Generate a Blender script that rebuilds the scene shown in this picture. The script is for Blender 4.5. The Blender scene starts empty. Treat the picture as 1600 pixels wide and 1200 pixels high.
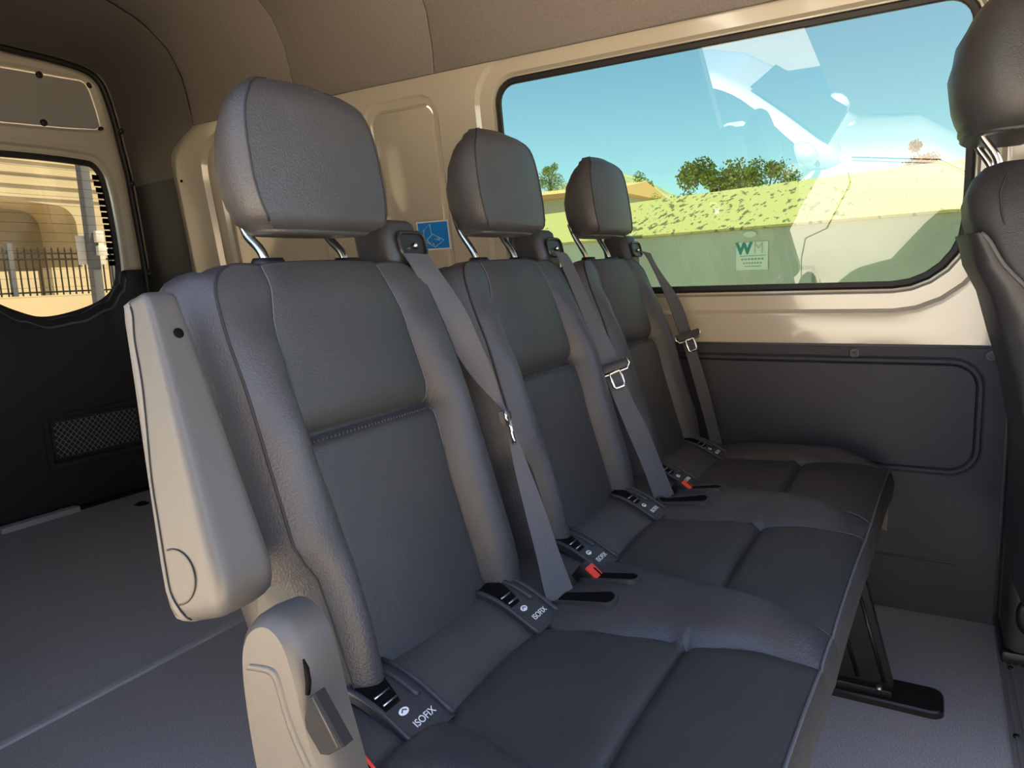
import bpy, bmesh, math, random
from mathutils import Vector, Matrix
random.seed(7)
scene = bpy.context.scene
# ---------------------------------------------------------------- camera
# axes solved from the photograph's vanishing points (1600x1200 frame)
F_PX = 1123.0
def nrm(v): return Vector(v).normalized()
_back = nrm((-1939, -95, F_PX)); _away = nrm((660, -200, F_PX))
AX = -_away; AY = -_back; AY = (AY - AX * AX.dot(AY)).normalized(); AZ = AX.cross(AY)
RW = Matrix((AX, AY, AZ))                      # camera(right,down,fwd) -> world
CAM = Vector((0.0, 0.0, 0.92))
cam_data = bpy.data.cameras.new('camera'); cam = bpy.data.objects.new('camera', cam_data)
scene.collection.objects.link(cam)
_r, _d, _f = RW @ Vector((1, 0, 0)), RW @ Vector((0, 1, 0)), RW @ Vector((0, 0, 1))
cam.matrix_world = Matrix.Translation(CAM) @ Matrix((_r, -_d, -_f)).transposed().to_4x4()
cam_data.sensor_width = 36.0; cam_data.lens = 36.0 * F_PX / 1600.0
cam_data.clip_start = 0.02; cam_data.clip_end = 500
scene.camera = cam
# ---------------------------------------------------------------- light
world = bpy.data.worlds.new('sky'); scene.world = world; world.use_nodes = True
wn = world.node_tree; wn.nodes.clear()
sky = wn.nodes.new('ShaderNodeTexSky'); sky.sky_type = 'NISHITA'; sky.sun_disc = False
sky.sun_elevation = math.radians(58); sky.sun_rotation = math.radians(15); sky.dust_density = 0.4
bg = wn.nodes.new('ShaderNodeBackground'); bg.inputs['Strength'].default_value = 0.15
wo = wn.nodes.new('ShaderNodeOutputWorld')
wn.links.new(sky.outputs[0], bg.inputs['Color']); wn.links.new(bg.outputs[0], wo.inputs['Surface'])
sun_data = bpy.data.lights.new('sun', 'SUN'); sun = bpy.data.objects.new('sun', sun_data)
scene.collection.objects.link(sun)
sun_data.energy = 11.0; sun_data.angle = math.radians(0.6); sun_data.color = (1.0, 0.86, 0.64)
SUN_TO = Vector((-0.42, 0.30, 0.86)).normalized()
sun.rotation_euler = SUN_TO.to_track_quat('Z', 'Y').to_euler()
sun.location = (0, 0, 20)
vs = scene.view_settings
vs.view_transform = 'Standard'; vs.look = 'None'; vs.gamma = 1.0; vs.use_curve_mapping = False
vs.exposure = 2.2
scene.cycles.max_bounces = 10; scene.cycles.diffuse_bounces = 6; scene.cycles.glossy_bounces = 5
scene.cycles.transparent_max_bounces = 12

# ---------------------------------------------------------------- helpers
COL = scene.collection
MATS = {}
def lin(c):
    return tuple(((x / 255) / 12.92 if x / 255 <= 0.04045 else ((x / 255 + 0.055) / 1.055) ** 2.4) for x in c)
def mat(name, col, rough=0.5, metal=0.0, spec=0.5, bump=None, vary=None, coat=0.0, sheen=0.0):
    """bump = (kind, scale, strength, distance); vary = (scale, amount)"""
    m = bpy.data.materials.new(name); m.use_nodes = True; nt = m.node_tree
    b = nt.nodes['Principled BSDF']
    c4 = (*col, 1)
    b.inputs['Base Color'].default_value = c4
    b.inputs['Roughness'].default_value = rough; b.inputs['Metallic'].default_value = metal
    b.inputs['Specular IOR Level'].default_value = spec
    b.inputs['Coat Weight'].default_value = coat; b.inputs['Coat Roughness'].default_value = 0.06
    if sheen: b.inputs['Sheen Weight'].default_value = sheen
    tc = nt.nodes.new('ShaderNodeTexCoord')
    if vary:
        n = nt.nodes.new('ShaderNodeTexNoise'); n.inputs['Scale'].default_value = vary[0]; n.inputs['Detail'].default_value = 6
        r = nt.nodes.new('ShaderNodeValToRGB')
        r.color_ramp.elements[0].position = 0.35; r.color_ramp.elements[1].position = 0.65
        r.color_ramp.elements[0].color = (*[x * (1 - vary[1]) for x in col], 1)
        r.color_ramp.elements[1].color = (*[min(1, x * (1 + vary[1])) for x in col], 1)
        nt.links.new(tc.outputs['Object'], n.inputs['Vector']); nt.links.new(n.outputs['Fac'], r.inputs['Fac'])
        nt.links.new(r.outputs['Color'], b.inputs['Base Color'])
    if bump:
        kind, sc, st, di = bump
        if kind == 'voronoi':
            t = nt.nodes.new('ShaderNodeTexVoronoi'); t.inputs['Scale'].default_value = sc; out = t.outputs['Distance']
        elif kind == 'wave':
            t = nt.nodes.new('ShaderNodeTexWave'); t.inputs['Scale'].default_value = sc; t.bands_direction = 'DIAGONAL'; out = t.outputs['Fac']
        else:
            t = nt.nodes.new('ShaderNodeTexNoise'); t.inputs['Scale'].default_value = sc; t.inputs['Detail'].default_value = 4; out = t.outputs['Fac']
        bp = nt.nodes.new('ShaderNodeBump'); bp.inputs['Strength'].default_value = st; bp.inputs['Distance'].default_value = di
        nt.links.new(tc.outputs['Object'], t.inputs['Vector']); nt.links.new(out, bp.inputs['Height'])
        nt.links.new(bp.outputs['Normal'], b.inputs['Normal'])
    MATS[name] = m
    return m
def glass(name, tint, ior=1.5, refl=1.0):
    m = bpy.data.materials.new(name); m.use_nodes = True; nt = m.node_tree; nt.nodes.clear()
    o = nt.nodes.new('ShaderNodeOutputMaterial'); mx = nt.nodes.new('ShaderNodeMixShader')
    t = nt.nodes.new('ShaderNodeBsdfTransparent'); t.inputs['Color'].default_value = (*tint, 1)
    g = nt.nodes.new('ShaderNodeBsdfGlossy'); g.inputs['Roughness'].default_value = 0.0
    g.inputs['Color'].default_value = (refl, refl, refl, 1)
    fr = nt.nodes.new('ShaderNodeFresnel'); fr.inputs['IOR'].default_value = ior
    nt.links.new(fr.outputs[0], mx.inputs[0]); nt.links.new(t.outputs[0], mx.inputs[1]); nt.links.new(g.outputs[0], mx.inputs[2])
    nt.links.new(mx.outputs[0], o.inputs['Surface']); MATS[name] = m
    return m

def link(name, me, m=None, parent=None, smooth=True, loc=None):
    o = bpy.data.objects.new(name, me); COL.objects.link(o)
    if m is not None and not me.materials: me.materials.append(MATS[m] if isinstance(m, str) else m)
    if smooth:
        for p in me.polygons: p.use_smooth = True
    if parent is not None:
        o.parent = parent
        o.matrix_parent_inverse = WORLD_INV.get(parent.name, Matrix())
    if loc: o.location = loc
    return o
WORLD_INV = {}
def mesh(name, verts, faces, m=None, parent=None, smooth=True, recalc=True, sharp=None):
    me = bpy.data.meshes.new(name); me.from_pydata([tuple(v) for v in verts], [], faces); me.update()
    if recalc:
        bm = bmesh.new(); bm.from_mesh(me); bmesh.ops.remove_doubles(bm, verts=bm.verts, dist=1e-6)
        bmesh.ops.recalc_face_normals(bm, faces=bm.faces); bm.to_mesh(me); bm.free()
    o = link(name, me, m, parent, smooth)
    if sharp: me.set_sharp_from_angle(angle=math.radians(sharp))
    return o
def empty(name, loc):
    o = bpy.data.objects.new(name, None); COL.objects.link(o); o.location = loc; o.empty_display_size = 0.05
    WORLD_INV[o.name] = Matrix.Translation(-Vector(loc))
    return o
def tag(o, label, cat, group=None, kind=None):
    o['label'] = label; o['category'] = cat
    if group: o['group'] = group
    if kind: o['kind'] = kind
    return o
def struct(o, label=None):
    o['kind'] = 'structure'
    if label: o['label'] = label
    return o
def box(name, lo, hi, m, parent=None, bevel=0.0, seg=2, rot=None):
    bm = bmesh.new(); bmesh.ops.create_cube(bm, size=1)
    c = [(a + b) / 2 for a, b in zip(lo, hi)]; s = [abs(b - a) for a, b in zip(lo, hi)]
    for v in bm.verts: v.co = Vector((v.co[i] * s[i] for i in range(3)))
    if bevel: bmesh.ops.bevel(bm, geom=bm.edges[:], offset=min(bevel, min(s) * .49), segments=seg, affect='EDGES', profile=.6)
    if rot is not None: bmesh.ops.rotate(bm, verts=bm.verts, cent=(0, 0, 0), matrix=rot)
    for v in bm.verts: v.co += Vector(c)
    me = bpy.data.meshes.new(name); bm.to_mesh(me); bm.free()
    o = link(name, me, m, parent, bool(bevel))
    if bevel: me.set_sharp_from_angle(angle=math.radians(50))
    return o
def loft(name, secs, m, parent=None, closed=True, caps=True, smooth=True, sharp=None):
    n = len(secs[0]); verts = [p for s in secs for p in s]; faces = []
    for i in range(len(secs) - 1):
        for j in range(n if closed else n - 1):
            k = (j + 1) % n
            faces.append((i * n + j, i * n + k, (i + 1) * n + k, (i + 1) * n + j))
    if caps and closed:
        faces.append(tuple(range(n))); faces.append(tuple((len(secs) - 1) * n + j for j in range(n)))
    return mesh(name, verts, faces, m, parent, smooth, sharp=sharp)
def tube(name, pts, r, m, parent=None, n=8, closed=False, caps=True):
    pts = [Vector(p) for p in pts]; N = len(pts); secs = []; up = None
    for i, p in enumerate(pts):
        a = pts[(i - 1) % N] if (closed or i > 0) else p
        b = pts[(i + 1) % N] if (closed or i < N - 1) else p
        t = (b - a).normalized()
        if up is None: up = t.orthogonal().normalized()
        up = (up - t * up.dot(t)); up = up.normalized() if up.length > 1e-6 else t.orthogonal().normalized()
        s = t.cross(up); rr = r[i] if isinstance(r, (list, tuple)) else r
        secs.append([p + (up * math.cos(2 * math.pi * k / n) + s * math.sin(2 * math.pi * k / n)) * rr for k in range(n)])
    if closed: secs.append(secs[0]); caps = False
    return loft(name, secs, m, parent, True, caps)
def spline(pts, n=8, closed=False):
    """Catmull-Rom through pts"""
    pts = [Vector(p) for p in pts]; out = []; N = len(pts)
    for i in range(N if closed else N - 1):
        g = lambda k: pts[k % N] if closed else pts[max(0, min(N - 1, k))]
        p0, p1, p2, p3 = g(i - 1), g(i), g(i + 1), g(i + 2)
        for k in range(n):
            t = k / n
            out.append(0.5 * ((2 * p1) + (p2 - p0) * t + (2 * p0 - 5 * p1 + 4 * p2 - p3) * t * t + (3 * p1 - p0 - 3 * p2 + p3) * t ** 3))
    if not closed: out.append(pts[-1])
    return out
def lerp_tab(tab, x):
    if x <= tab[0][0]: return tab[0][1]
    for (a, va), (b, vb) in zip(tab, tab[1:]):
        if x <= b:
            t = (x - a) / (b - a); t = t * t * (3 - 2 * t); return va + (vb - va) * t
    return tab[-1][1]
def rrect(y0, y1, z0, z1, r, n=6):
    """closed loop, counter-clockwise; r = radius or (lower-left, lower-right, upper-right, upper-left)"""
    r = (r,) * 4 if not isinstance(r, (tuple, list)) else r
    out = []
    for (cx, cy, a0, rr) in ((y0 + r[0], z0 + r[0], 180, r[0]), (y1 - r[1], z0 + r[1], 270, r[1]), (y1 - r[2], z1 - r[2], 0, r[2]), (y0 + r[3], z1 - r[3], 90, r[3])):
        for k in range(n + 1):
            a = math.radians(a0 + 90 * k / n); out.append((cx + rr * math.cos(a), cy + rr * math.sin(a)))
    # densify straights
    res = []
    for i, p in enumerate(out):
        q = out[(i + 1) % len(out)]; res.append(p)
        d = math.hypot(q[0] - p[0], q[1] - p[1])
        if d > 0.06:
            k = int(d / 0.05)
            for j in range(1, k): res.append((p[0] + (q[0] - p[0]) * j / k, p[1] + (q[1] - p[1]) * j / k))
    return res
def offs(loop, d):
    n = len(loop); out = []
    area = sum(loop[i][0] * loop[(i + 1) % n][1] - loop[(i + 1) % n][0] * loop[i][1] for i in range(n))
    sg = 1 if area > 0 else -1
    for i in range(n):
        a, b = loop[i - 1], loop[(i + 1) % n]
        t = Vector((b[0] - a[0], b[1] - a[1])); t = t.normalized() if t.length > 1e-9 else Vector((1, 0))
        out.append((loop[i][0] + t.y * d * sg, loop[i][1] - t.x * d * sg))
    return out
def to_rect(loop, y0, y1, z0, z1):
    cy = sum(p[0] for p in loop) / len(loop); cz = sum(p[1] for p in loop) / len(loop); out = []
    for p in loop:
        dy, dz = p[0] - cy, p[1] - cz
        t = min(((y1 - cy) / dy if dy > 0 else (y0 - cy) / dy) if abs(dy) > 1e-9 else 1e9, ((z1 - cz) / dz if dz > 0 else (z0 - cz) / dz) if abs(dz) > 1e-9 else 1e9)
        out.append([cy + dy * t, cz + dz * t])
    for c in ((y0, z0), (y0, z1), (y1, z0), (y1, z1)):
        k = min(range(len(out)), key=lambda i: (out[i][0] - c[0]) ** 2 + (out[i][1] - c[1]) ** 2); out[k] = list(c)
    return out
def rings(name, loops, fn, m, parent=None, cap=None, smooth=True, sharp=35):
    """loops = [(2d loop, depth)...] bridged one after the other; fn(a, b, depth) -> 3d"""
    n = len(loops[0][0]); verts = [fn(p[0], p[1], d) for lp, d in loops for p in lp]; faces = []
    for i in range(len(loops) - 1):
        for j in range(n):
            k = (j + 1) % n; faces.append((i * n + j, i * n + k, (i + 1) * n + k, (i + 1) * n + j))
    if cap == 'in': faces.append(tuple(range(n)))
    if cap == 'out': faces.append(tuple((len(loops) - 1) * n + j for j in range(n)))
    return mesh(name, verts, faces, m, parent, smooth, sharp=sharp)
def text(name, body, size, m, parent, mw, extrude=0.0003, bold=0.0):
    cu = bpy.data.curves.new(name, 'FONT'); cu.body = body; cu.size = size; cu.extrude = extrude; cu.offset = bold; cu.align_x = 'CENTER'; cu.align_y = 'CENTER'
    o = bpy.data.objects.new(name, cu); COL.objects.link(o)
    dg = bpy.context.evaluated_depsgraph_get(); me = bpy.data.meshes.new_from_object(o.evaluated_get(dg))
    COL.objects.unlink(o); bpy.data.objects.remove(o)
    me.transform(mw); me.materials.clear()
    return link(name, me, m, parent, False)
def frame_at(p, xdir, up):
    x = Vector(xdir).normalized(); u = Vector(up); u = (u - x * u.dot(x)).normalized(); z = x.cross(u)
    return Matrix.Translation(Vector(p)) @ Matrix((x, u, z)).transposed().to_4x4()

# ---------------------------------------------------------------- materials
mat('leather', (0.046, 0.045, 0.049), .42, spec=.5, bump=('voronoi', 420, .35, .0012), vary=(14, .08))
mat('leather_insert', (0.035, 0.036, 0.037), .50, spec=.45, bump=('voronoi', 480, .4, .0012), vary=(10, .08))
mat('piping', (0.10, 0.10, 0.115), .5)
mat('thread_dark', (0.012, 0.012, 0.014), .6)
mat('plastic_grey', (0.078, 0.074, 0.070), .40, spec=.5, bump=('noise', 900, .3, .0008))
mat('plastic_dark', (0.030, 0.031, 0.036), .45, spec=.5, bump=('noise', 900, .2, .0006))
mat('plastic_black', (0.008, 0.008, 0.009), .4)
mat('void_black', (0.003, 0.003, 0.003), .8, spec=.1)
mat('lever_dark', (.018, .018, .020), .75, spec=.2)
mat('stitch', (.055, .055, .06), .7)
mat('chrome', (0.80, 0.81, 0.82), .12, 1.0)
mat('steel', (0.50, 0.51, 0.52), .3, 1.0)
mat('steel_black', (0.014, 0.014, 0.015), .35, .3)
mat('webbing', (0.070, 0.072, 0.080), .6, bump=('wave', 260, .4, .0006))
mat('red_plastic', (0.75, 0.045, 0.030), .4)
mat('print_white', (0.8, 0.8, 0.8), .6)
mat('cream_paint', (0.53, 0.485, 0.395), .16, spec=.5, coat=.6)
mat('panel_grey', (0.30, 0.29, 0.28), .6)
mat('headliner', (0.23, 0.205, 0.19), .95, spec=.1, bump=('noise', 700, .5, .001), vary=(300, .12))
mat('pillar_trim', (0.135, 0.125, 0.110), .7, spec=.3, bump=('noise', 700, .3, .0008))
mat('pillar_dark', (0.040, 0.039, 0.037), .6, spec=.3, bump=('noise', 700, .3, .0008))
mat('trim_vinyl', (0.043, 0.047, 0.064), .6, spec=.35, bump=('noise', 800, .35, .0008))
mat('door_trim', (0.028, 0.028, 0.029), .6, spec=.35, bump=('noise', 800, .3, .0008))
mat('sill_blue', (0.12, 0.16, 0.20), .4)
mat('rubber', (0.010, 0.009, 0.009), .55)
mat('floor_vinyl', (0.32, 0.32, 0.35), .65, spec=.35, bump=('noise', 500, .5, .001), vary=(420, .35))
mat('floor_rear', (0.36, 0.375, 0.43), .65, spec=.35, bump=('noise', 500, .4, .001), vary=(420, .25))
mat('alu', (0.42, 0.43, 0.45), .4, .7)
mat('strip', (0.40, 0.42, 0.45), .45)
mat('sticker_blue', (0.008, 0.26, 0.85), .4)
glass('glass_green', (0.165, 0.25, 0.205), 1.62)
glass('glass_rear', (0.25, 0.24, 0.20), 1.45)
glass('glass_car', (0.05, 0.06, 0.06), 1.5)
mat('car_white', (0.85, 0.84, 0.82), .25, coat=1.0)
mat('tyre', (0.02, 0.02, 0.02), .8)
mat('asphalt', (0.52, 0.44, 0.34), .9, vary=(.4, .05))
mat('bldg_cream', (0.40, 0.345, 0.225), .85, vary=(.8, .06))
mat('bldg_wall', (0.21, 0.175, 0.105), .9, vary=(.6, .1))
mat('bldg_roof', (0.50, 0.27, 0.10), .8)
mat('bldg_grey', (0.36, 0.34, 0.26), .8)
mat('window_dark', (0.05, 0.06, 0.06), .2)
mat('fence_iron', (0.02, 0.018, 0.016), .8, spec=.2)
mat('pole_grey', (0.09, 0.10, 0.115), .7, spec=.2)
mat('sign_white', (0.48, 0.48, 0.46), .5)
mat('hill_grass', (0.24, 0.215, 0.11), .95, vary=(.25, .35))
mat('leaf_olive', (0.17, 0.18, 0.035), .8)
mat('leaf_green', (0.28, 0.33, 0.06), .8)
mat('leaf_rust', (0.50, 0.19, 0.06), .8)
mat('bark', (0.10, 0.07, 0.045), .9)
mat('bin_side', (0.42, 0.43, 0.36), .8, vary=(1.2, .12))
mat('w_green', (0.01, 0.20, 0.17), .5)
mat('w_faded', (0.62, 0.66, 0.56), .5)
mat('print_grey', (0.22, 0.30, 0.28), .6)
def stained():
    m = mat('bin_lid', (0.72, 0.66, 0.30), .8); nt = m.node_tree; b = nt.nodes['Principled BSDF']
    tc = nt.nodes.new('ShaderNodeTexCoord'); n1 = nt.nodes.new('ShaderNodeTexNoise'); n1.inputs['Scale'].default_value = 22; n1.inputs['Detail'].default_value = 3
    n2 = nt.nodes.new('ShaderNodeTexNoise'); n2.inputs['Scale'].default_value = 1.3
    add = nt.nodes.new('ShaderNodeMath'); add.operation = 'MULTIPLY_ADD'; add.inputs[1].default_value = .45
    r = nt.nodes.new('ShaderNodeValToRGB'); r.color_ramp.elements[0].position = .835; r.color_ramp.elements[0].color = (.54, .44, .16, 1)
    r.color_ramp.elements[1].position = .875; r.color_ramp.elements[1].color = (.12, .12, .04, 1)
    nt.links.new(tc.outputs['Object'], n1.inputs['Vector']); nt.links.new(tc.outputs['Object'], n2.inputs['Vector'])
    nt.links.new(n2.outputs['Fac'], add.inputs[0]); nt.links.new(n1.outputs['Fac'], add.inputs[2])
    nt.links.new(add.outputs[0], r.inputs['Fac']); nt.links.new(r.outputs['Color'], b.inputs['Base Color'])
stained()

# ---------------------------------------------------------------- pixel -> point on a known plane
def ray(px, py): return RW @ Vector(((px - 800) / F_PX, (py - 600) / F_PX, 1.0))
def onX(px, py, x): r = ray(px, py); return CAM + r * ((x - CAM.x) / r.x)
def onY(px, py, y): r = ray(px, py); return CAM + r * ((y - CAM.y) / r.y)
def onZ(px, py, z): r = ray(px, py); return CAM + r * ((z - CAM.z) / r.z)

# ================================================================ SETTING: the van's shell
XC = -1.18                                      # centre line of the van
LEAN = 0.10 / 0.83
def xw(z): return -2.06 + max(0.0, z - 0.72) * LEAN
def wl(y, z, d): return (xw(z) + d, y, z)       # left wall: depth is into the cabin
CEIL = [(-1.935, 1.548), (-1.932, 1.62), (-1.910, 1.72), (-1.86, 1.81), (-1.77, 1.88), (-1.62, 1.93), (-1.40, 1.96), (-1.18, 1.97)]

# floor
fl = struct(box('floor', (-2.10, -1.62, -0.05), (-0.28, 0.19, 0.0), 'floor_vinyl'), 'speckled grey vinyl floor under the bench')
rf = struct(box('floor', (-2.10, -3.16, -0.05), (-0.28, -1.62, 0.003), 'floor_rear'), 'dark grey cargo floor board behind the bench')
st = struct(box('trim_1', (-2.05, -1.631, 0.0), (-0.30, -1.606, 0.0075), 'strip', bevel=.002), 'light grey joint strip across the floor')
cf = struct(box('floor', (-2.10, 0.19, -0.06), (-0.28, 1.9, -0.01), 'floor_vinyl'), 'cab floor in front of the sill strip')
sill = struct(box('trim_2', (-2.02, 0.165, -0.004), (-0.30, 0.30, 0.006), 'alu', bevel=.002), 'grooved aluminium sill strip beside the front seat')
for k in range(9):
    box('rib', (-2.02, 0.173 + k * 0.0135, 0.006), (-0.30, 0.179 + k * 0.0135, 0.0085), 'alu', sill)
for (px, py) in ((1588, 1150), (1579, 1043)):
    p = onZ(px, py, 0.008)
    tube('screw', [(p.x, p.y, 0.006), (p.x, p.y, 0.0105)], [.006, .005], 'steel_black', sill, 10)
p = onZ(222, 787, 0.004)
td = tag(empty('tie_down_ring', (p.x, p.y, 0.003)), 'small black recessed tie-down point in the cargo floor', 'tie-down')
tube('cup', [(p.x, p.y, 0.0032), (p.x, p.y, 0.006)], [.030, .026], 'plastic_black', td, 20)
tube('ring', [(p.x + .016 * math.cos(a), p.y + .016 * math.sin(a), .009) for a in [k * math.pi / 8 for k in range(16)]], .0025, 'steel_black', td, 6, True)

# left wall: window bay
WIN = rrect(-1.18, 0.06, 0.855, 1.492, (.07, .15, .06, .06))
L = [(WIN, -.034), (offs(WIN, .018), -.030), (offs(WIN, .024), -.016), (offs(WIN, .062), -.012), (offs(WIN, .072), .002), (offs(WIN, .082), .004)]
outer = to_rect(WIN, -1.36, 0.90, .64, 1.575)
wall = struct(rings('wall_left', L + [(outer, .006)], wl, 'cream_paint'), 'cream painted steel side wall with a large window')
win = struct(rings('window_1', [(offs(WIN, -.008), -.027), (offs(WIN, -.005), -.020), (offs(WIN, .006), -.018), (offs(WIN, .012), -.024), (offs(WIN, .013), -.033)], wl, 'rubber'), 'large green-tinted side window in a black rubber seal')
rings('pane', [(offs(WIN, .004), -.024), (offs(WIN, .003), -.0241)], wl, 'glass_green', win, cap='out', smooth=False)
# blank bays behind the bench
PB = rrect(-1.672, -1.425, .74, 1.465, .035)
bb = rings('window_bay', [(offs(PB, .004), -.016), (offs(PB, .009), -.006), (offs(PB, .026), -.004), (offs(PB, .034), .004), (to_rect(PB, -1.842, -1.352, .64, 1.575), .003)], wl, 'cream_paint', wall)
ip = rings('inset_panel', [(offs(PB, .004), -.018), (offs(PB, .0), -.012), (offs(PB, -.004), -.010)], wl, 'cream_paint', wall, cap='out')
PC = rrect(-2.50, -1.99, .80, 1.43, .07)
rings('window_bay', [(PC, -.036), (offs(PC, .006), -.034), (offs(PC, .014), -.018), (offs(PC, .045), -.014), (offs(PC, .055), -.024), (offs(PC, .070), -.022), (offs(PC, .085), -.004), (offs(PC, .115), .0), (to_rect(PC, -2.765, -1.832, .60, 1.575), .004)], wl, 'cream_paint', wall)
rings('inset_panel', [(offs(PC, .004), -.036), (offs(PC, -.004), -.034)], wl, 'cream_paint', wall, cap='out')
for (y0) in (-2.10, -2.06, -2.02):
    pass
box('lower_skin', (-2.10, -3.12, 0.0), (-2.065, 1.9, 0.70), 'door_trim', wall)
for (px, py) in ((1186, 515), (1480, 515)):
    q = onX(px, py, -2.056); tube('hole', [(q.x - .004, q.y, q.z), (q.x + .0045, q.y, q.z)], .0032, 'void_black', wall, 8)
for (px, py) in ((272, 283), (285, 283), (296, 428), (307, 428)):
    q = onX(px, py, xw(1.35 if py < 400 else .95)); tube('hole', [(q.x, q.y, q.z), (q.x + .007, q.y, q.z)], .006, 'void_black', wall, 8)
# black gap where the inset panel stands off
tube('panel_gap', [wl(-1.676, 1.33, -.004), wl(-1.676, 1.24, -.003), wl(-1.675, 1.13, -.004)], [.002, .0045, .002], 'void_black', wall, 6)

# lower trim panel
mat('clip_grey', (.10, .10, .12), .35)
IN = rrect(-1.25, 0.103, .392, .655, (.05, .055, .055, .05))
def tp(y, z, d): return (-2.046 + d, y, z)
trim = struct(rings('trim_3', [(offs(IN, -.012), .006), (offs(IN, -.003), .005), (IN, -.003), (offs(IN, .004), .004), (offs(IN, .011), .004), (offs(IN, .015), -.003), (offs(IN, .019), .0), (to_rect(IN, -1.6, .168, 0.001, .699), .0)], tp, 'trim_vinyl', cap='in'), 'dark blue-grey vinyl side panel below the window')
box('edge', (-2.062, -1.6, .697), (-2.044, .170, .703), 'plastic_dark', trim, bevel=.002)
box('edge', (-2.062, .164, .0), (-2.044, .172, .700), 'plastic_dark', trim, bevel=.002)
q0, q1 = onX(1385, 864, -2.045), onX(1497, 880, -2.045)
box('slot', (-2.047, q0.y - .03, .145), (-2.043, q1.y, .151), 'plastic_black', trim, bevel=.001)
for (px, py) in ((1335, 551), (1549, 556)):
    q = onX(px, py, -2.045)
    c = loft('clip', [[(q.x + d, q.y + r * math.cos(a), q.z + r * math.sin(a)) for a in [k * math.pi / 10 for k in range(20)]] for r, d in ((.0130, 0), (.0135, .004), (.0105, .010), (.0075, .010), (.0065, .004), (.003, .004), (.0025, .009))], 'clip_grey', trim)
# dark post between the panel and the front seat
bp_ = struct(box('trim_4', (-2.075, .172, 0.0), (-2.01, .60, .70), 'plastic_dark', bevel=.01), 'dark pillar trim behind the front seat')

pbase = box('post_base', (-2.06, .176, 0.0), (-1.850, .62, .30), 'plastic_dark', bp_, bevel=.03, seg=4)
box('foot_edge', (-2.06, .168, 0.0), (-1.842, .62, .035), 'plastic_black', bp_, bevel=.012)
q = onX(1597, 962, -1.85)
loft('belt_knob', [[(-1.852 + d, q.y + .012 + r * .55 * math.cos(a), q.z + r * math.sin(a)) for a in [k * math.pi / 10 for k in range(20)]] for r, d in ((.044, 0), (.044, .006), (.036, .012), (.020, .012))], 'plastic_black', bp_)

# ceiling
roof = struct(loft('ceiling', [[(XC + (x - XC) * 1.13, y, z + .07) for x, z in CEIL] + [(XC - (x - XC) * 1.13, y, z + .07) for x, z in CEIL[::-1]] for y in (-3.2, 1.5)], 'headliner', closed=False, caps=False), 'brown-grey fabric headliner')
def headliner(y0, y1, right_from=0):
    prof = CEIL + [(2 * XC - x, z) for x, z in CEIL[::-1]][1:]
    if right_from: prof = prof[:-right_from]
    r = .004; secs = []
    for y, d in ((y0, .010), (y0 + .0015, .0015), (y0 + .006, 0), ((y0 + y1) / 2, 0), (y1 - .006, 0), (y1 - .0015, .0015), (y1, .010)):
        sec = []
        for i, (x, z) in enumerate(prof):
            sec.append((x + (-d if x < XC else d) * .7, y, z + d))
        # turn the lower edge outward to meet the wall
        x, z = prof[0]; sec.insert(0, (x - .030, y, z + .004))
        sec.insert(1, (x - .006, y, z - .002))
        secs.append(sec)
    return loft('headliner_panel', secs, 'headliner', roof, closed=False, caps=False)
headliner(-2.55, -1.985); headliner(-1.985, -1.375); headliner(-1.375, 0.80, 2); headliner(0.80, 1.5)
# rear header and pillar trim
A = [(-2.04, -2.76, 0), (-2.04, -2.76, .5), (-2.025, -2.75, .95), (-1.978, -2.745, 1.365), (-1.964, -2.725, 1.455), (-1.952, -2.62, 1.515), (-1.940, -2.545, 1.545)] + [(x, -2.545, z) for x, z in CEIL[1:]]
B = [(-2.05, -3.10, 0), (-2.05, -3.10, .5), (-2.048, -3.10, .95), (-2.022, -3.10, 1.365), (-2.012, -3.10, 1.455), (-2.0, -3.10, 1.53), (-1.996, -3.10, 1.56), (-1.982, -3.10, 1.65), (-1.962, -3.10, 1.74), (-1.937, -3.10, 1.80), (-1.88, -3.10, 1.836), (-1.75, -3.10, 1.85), (-1.5, -3.10, 1.853), (-1.18, -3.10, 1.85)]
def mix(a, b, t): return tuple(a[i] + (b[i] - a[i]) * t for i in range(3))
def pillar(i0, i1, name, m, parent, both=True):
    a, b = spline(A[i0:i1], 4), spline(B[i0:i1], 4); rows = []
    for t, inn in ((0, .008), (.02, .010), (.30, .014), (.60, .012), (.78, .004), (.90, -.006), (1, -.004)):
        row = []
        for p, q in zip(a, b):
            c = Vector(mix(p, q, t)); n = Vector((max(1e-3, XC - c.x), 0, -3.0 * max(0, c.z - 1.5))); n.normalize()
            row.append(c + n * inn)
        rows.append(row)
    o = loft(name, rows, m, parent, closed=False, caps=False)
    if both:
        c = o.copy(); COL.objects.link(c); c.parent = parent
        c.scale = (-1, 1, 1); c.location = (2 * XC, 0, 0)
    return o
pt = struct(pillar(3, len(A), 'trim_5', 'pillar_trim', None, False), 'brown-grey moulded trim arching over the rear door')
c = pt.copy(); COL.objects.link(c); c.scale = (-1, 1, 1); c.location = (2 * XC, 0, 0); struct(c, 'brown-grey moulded trim on the right of the rear doors')
pd = struct(pillar(0, 4, 'trim_6', 'pillar_dark', None, False), 'dark lower rear pillar trim beside the rear door')
c = pd.copy(); COL.objects.link(c); c.scale = (-1, 1, 1); c.location = (2 * XC, 0, 0); struct(c, 'dark lower rear pillar trim on the right side')
for (px, py) in ((207, 287), (235, 427), (190, 205)):
    q = onY(px, py, -3.03); tube('trim_screw', [(q.x, q.y - .01, q.z), (q.x + .003, q.y + .004, q.z), (q.x + .004, q.y + .008, q.z)], [.012, .011, .007], 'plastic_black', pd if py > 260 else pt, 10)
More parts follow.
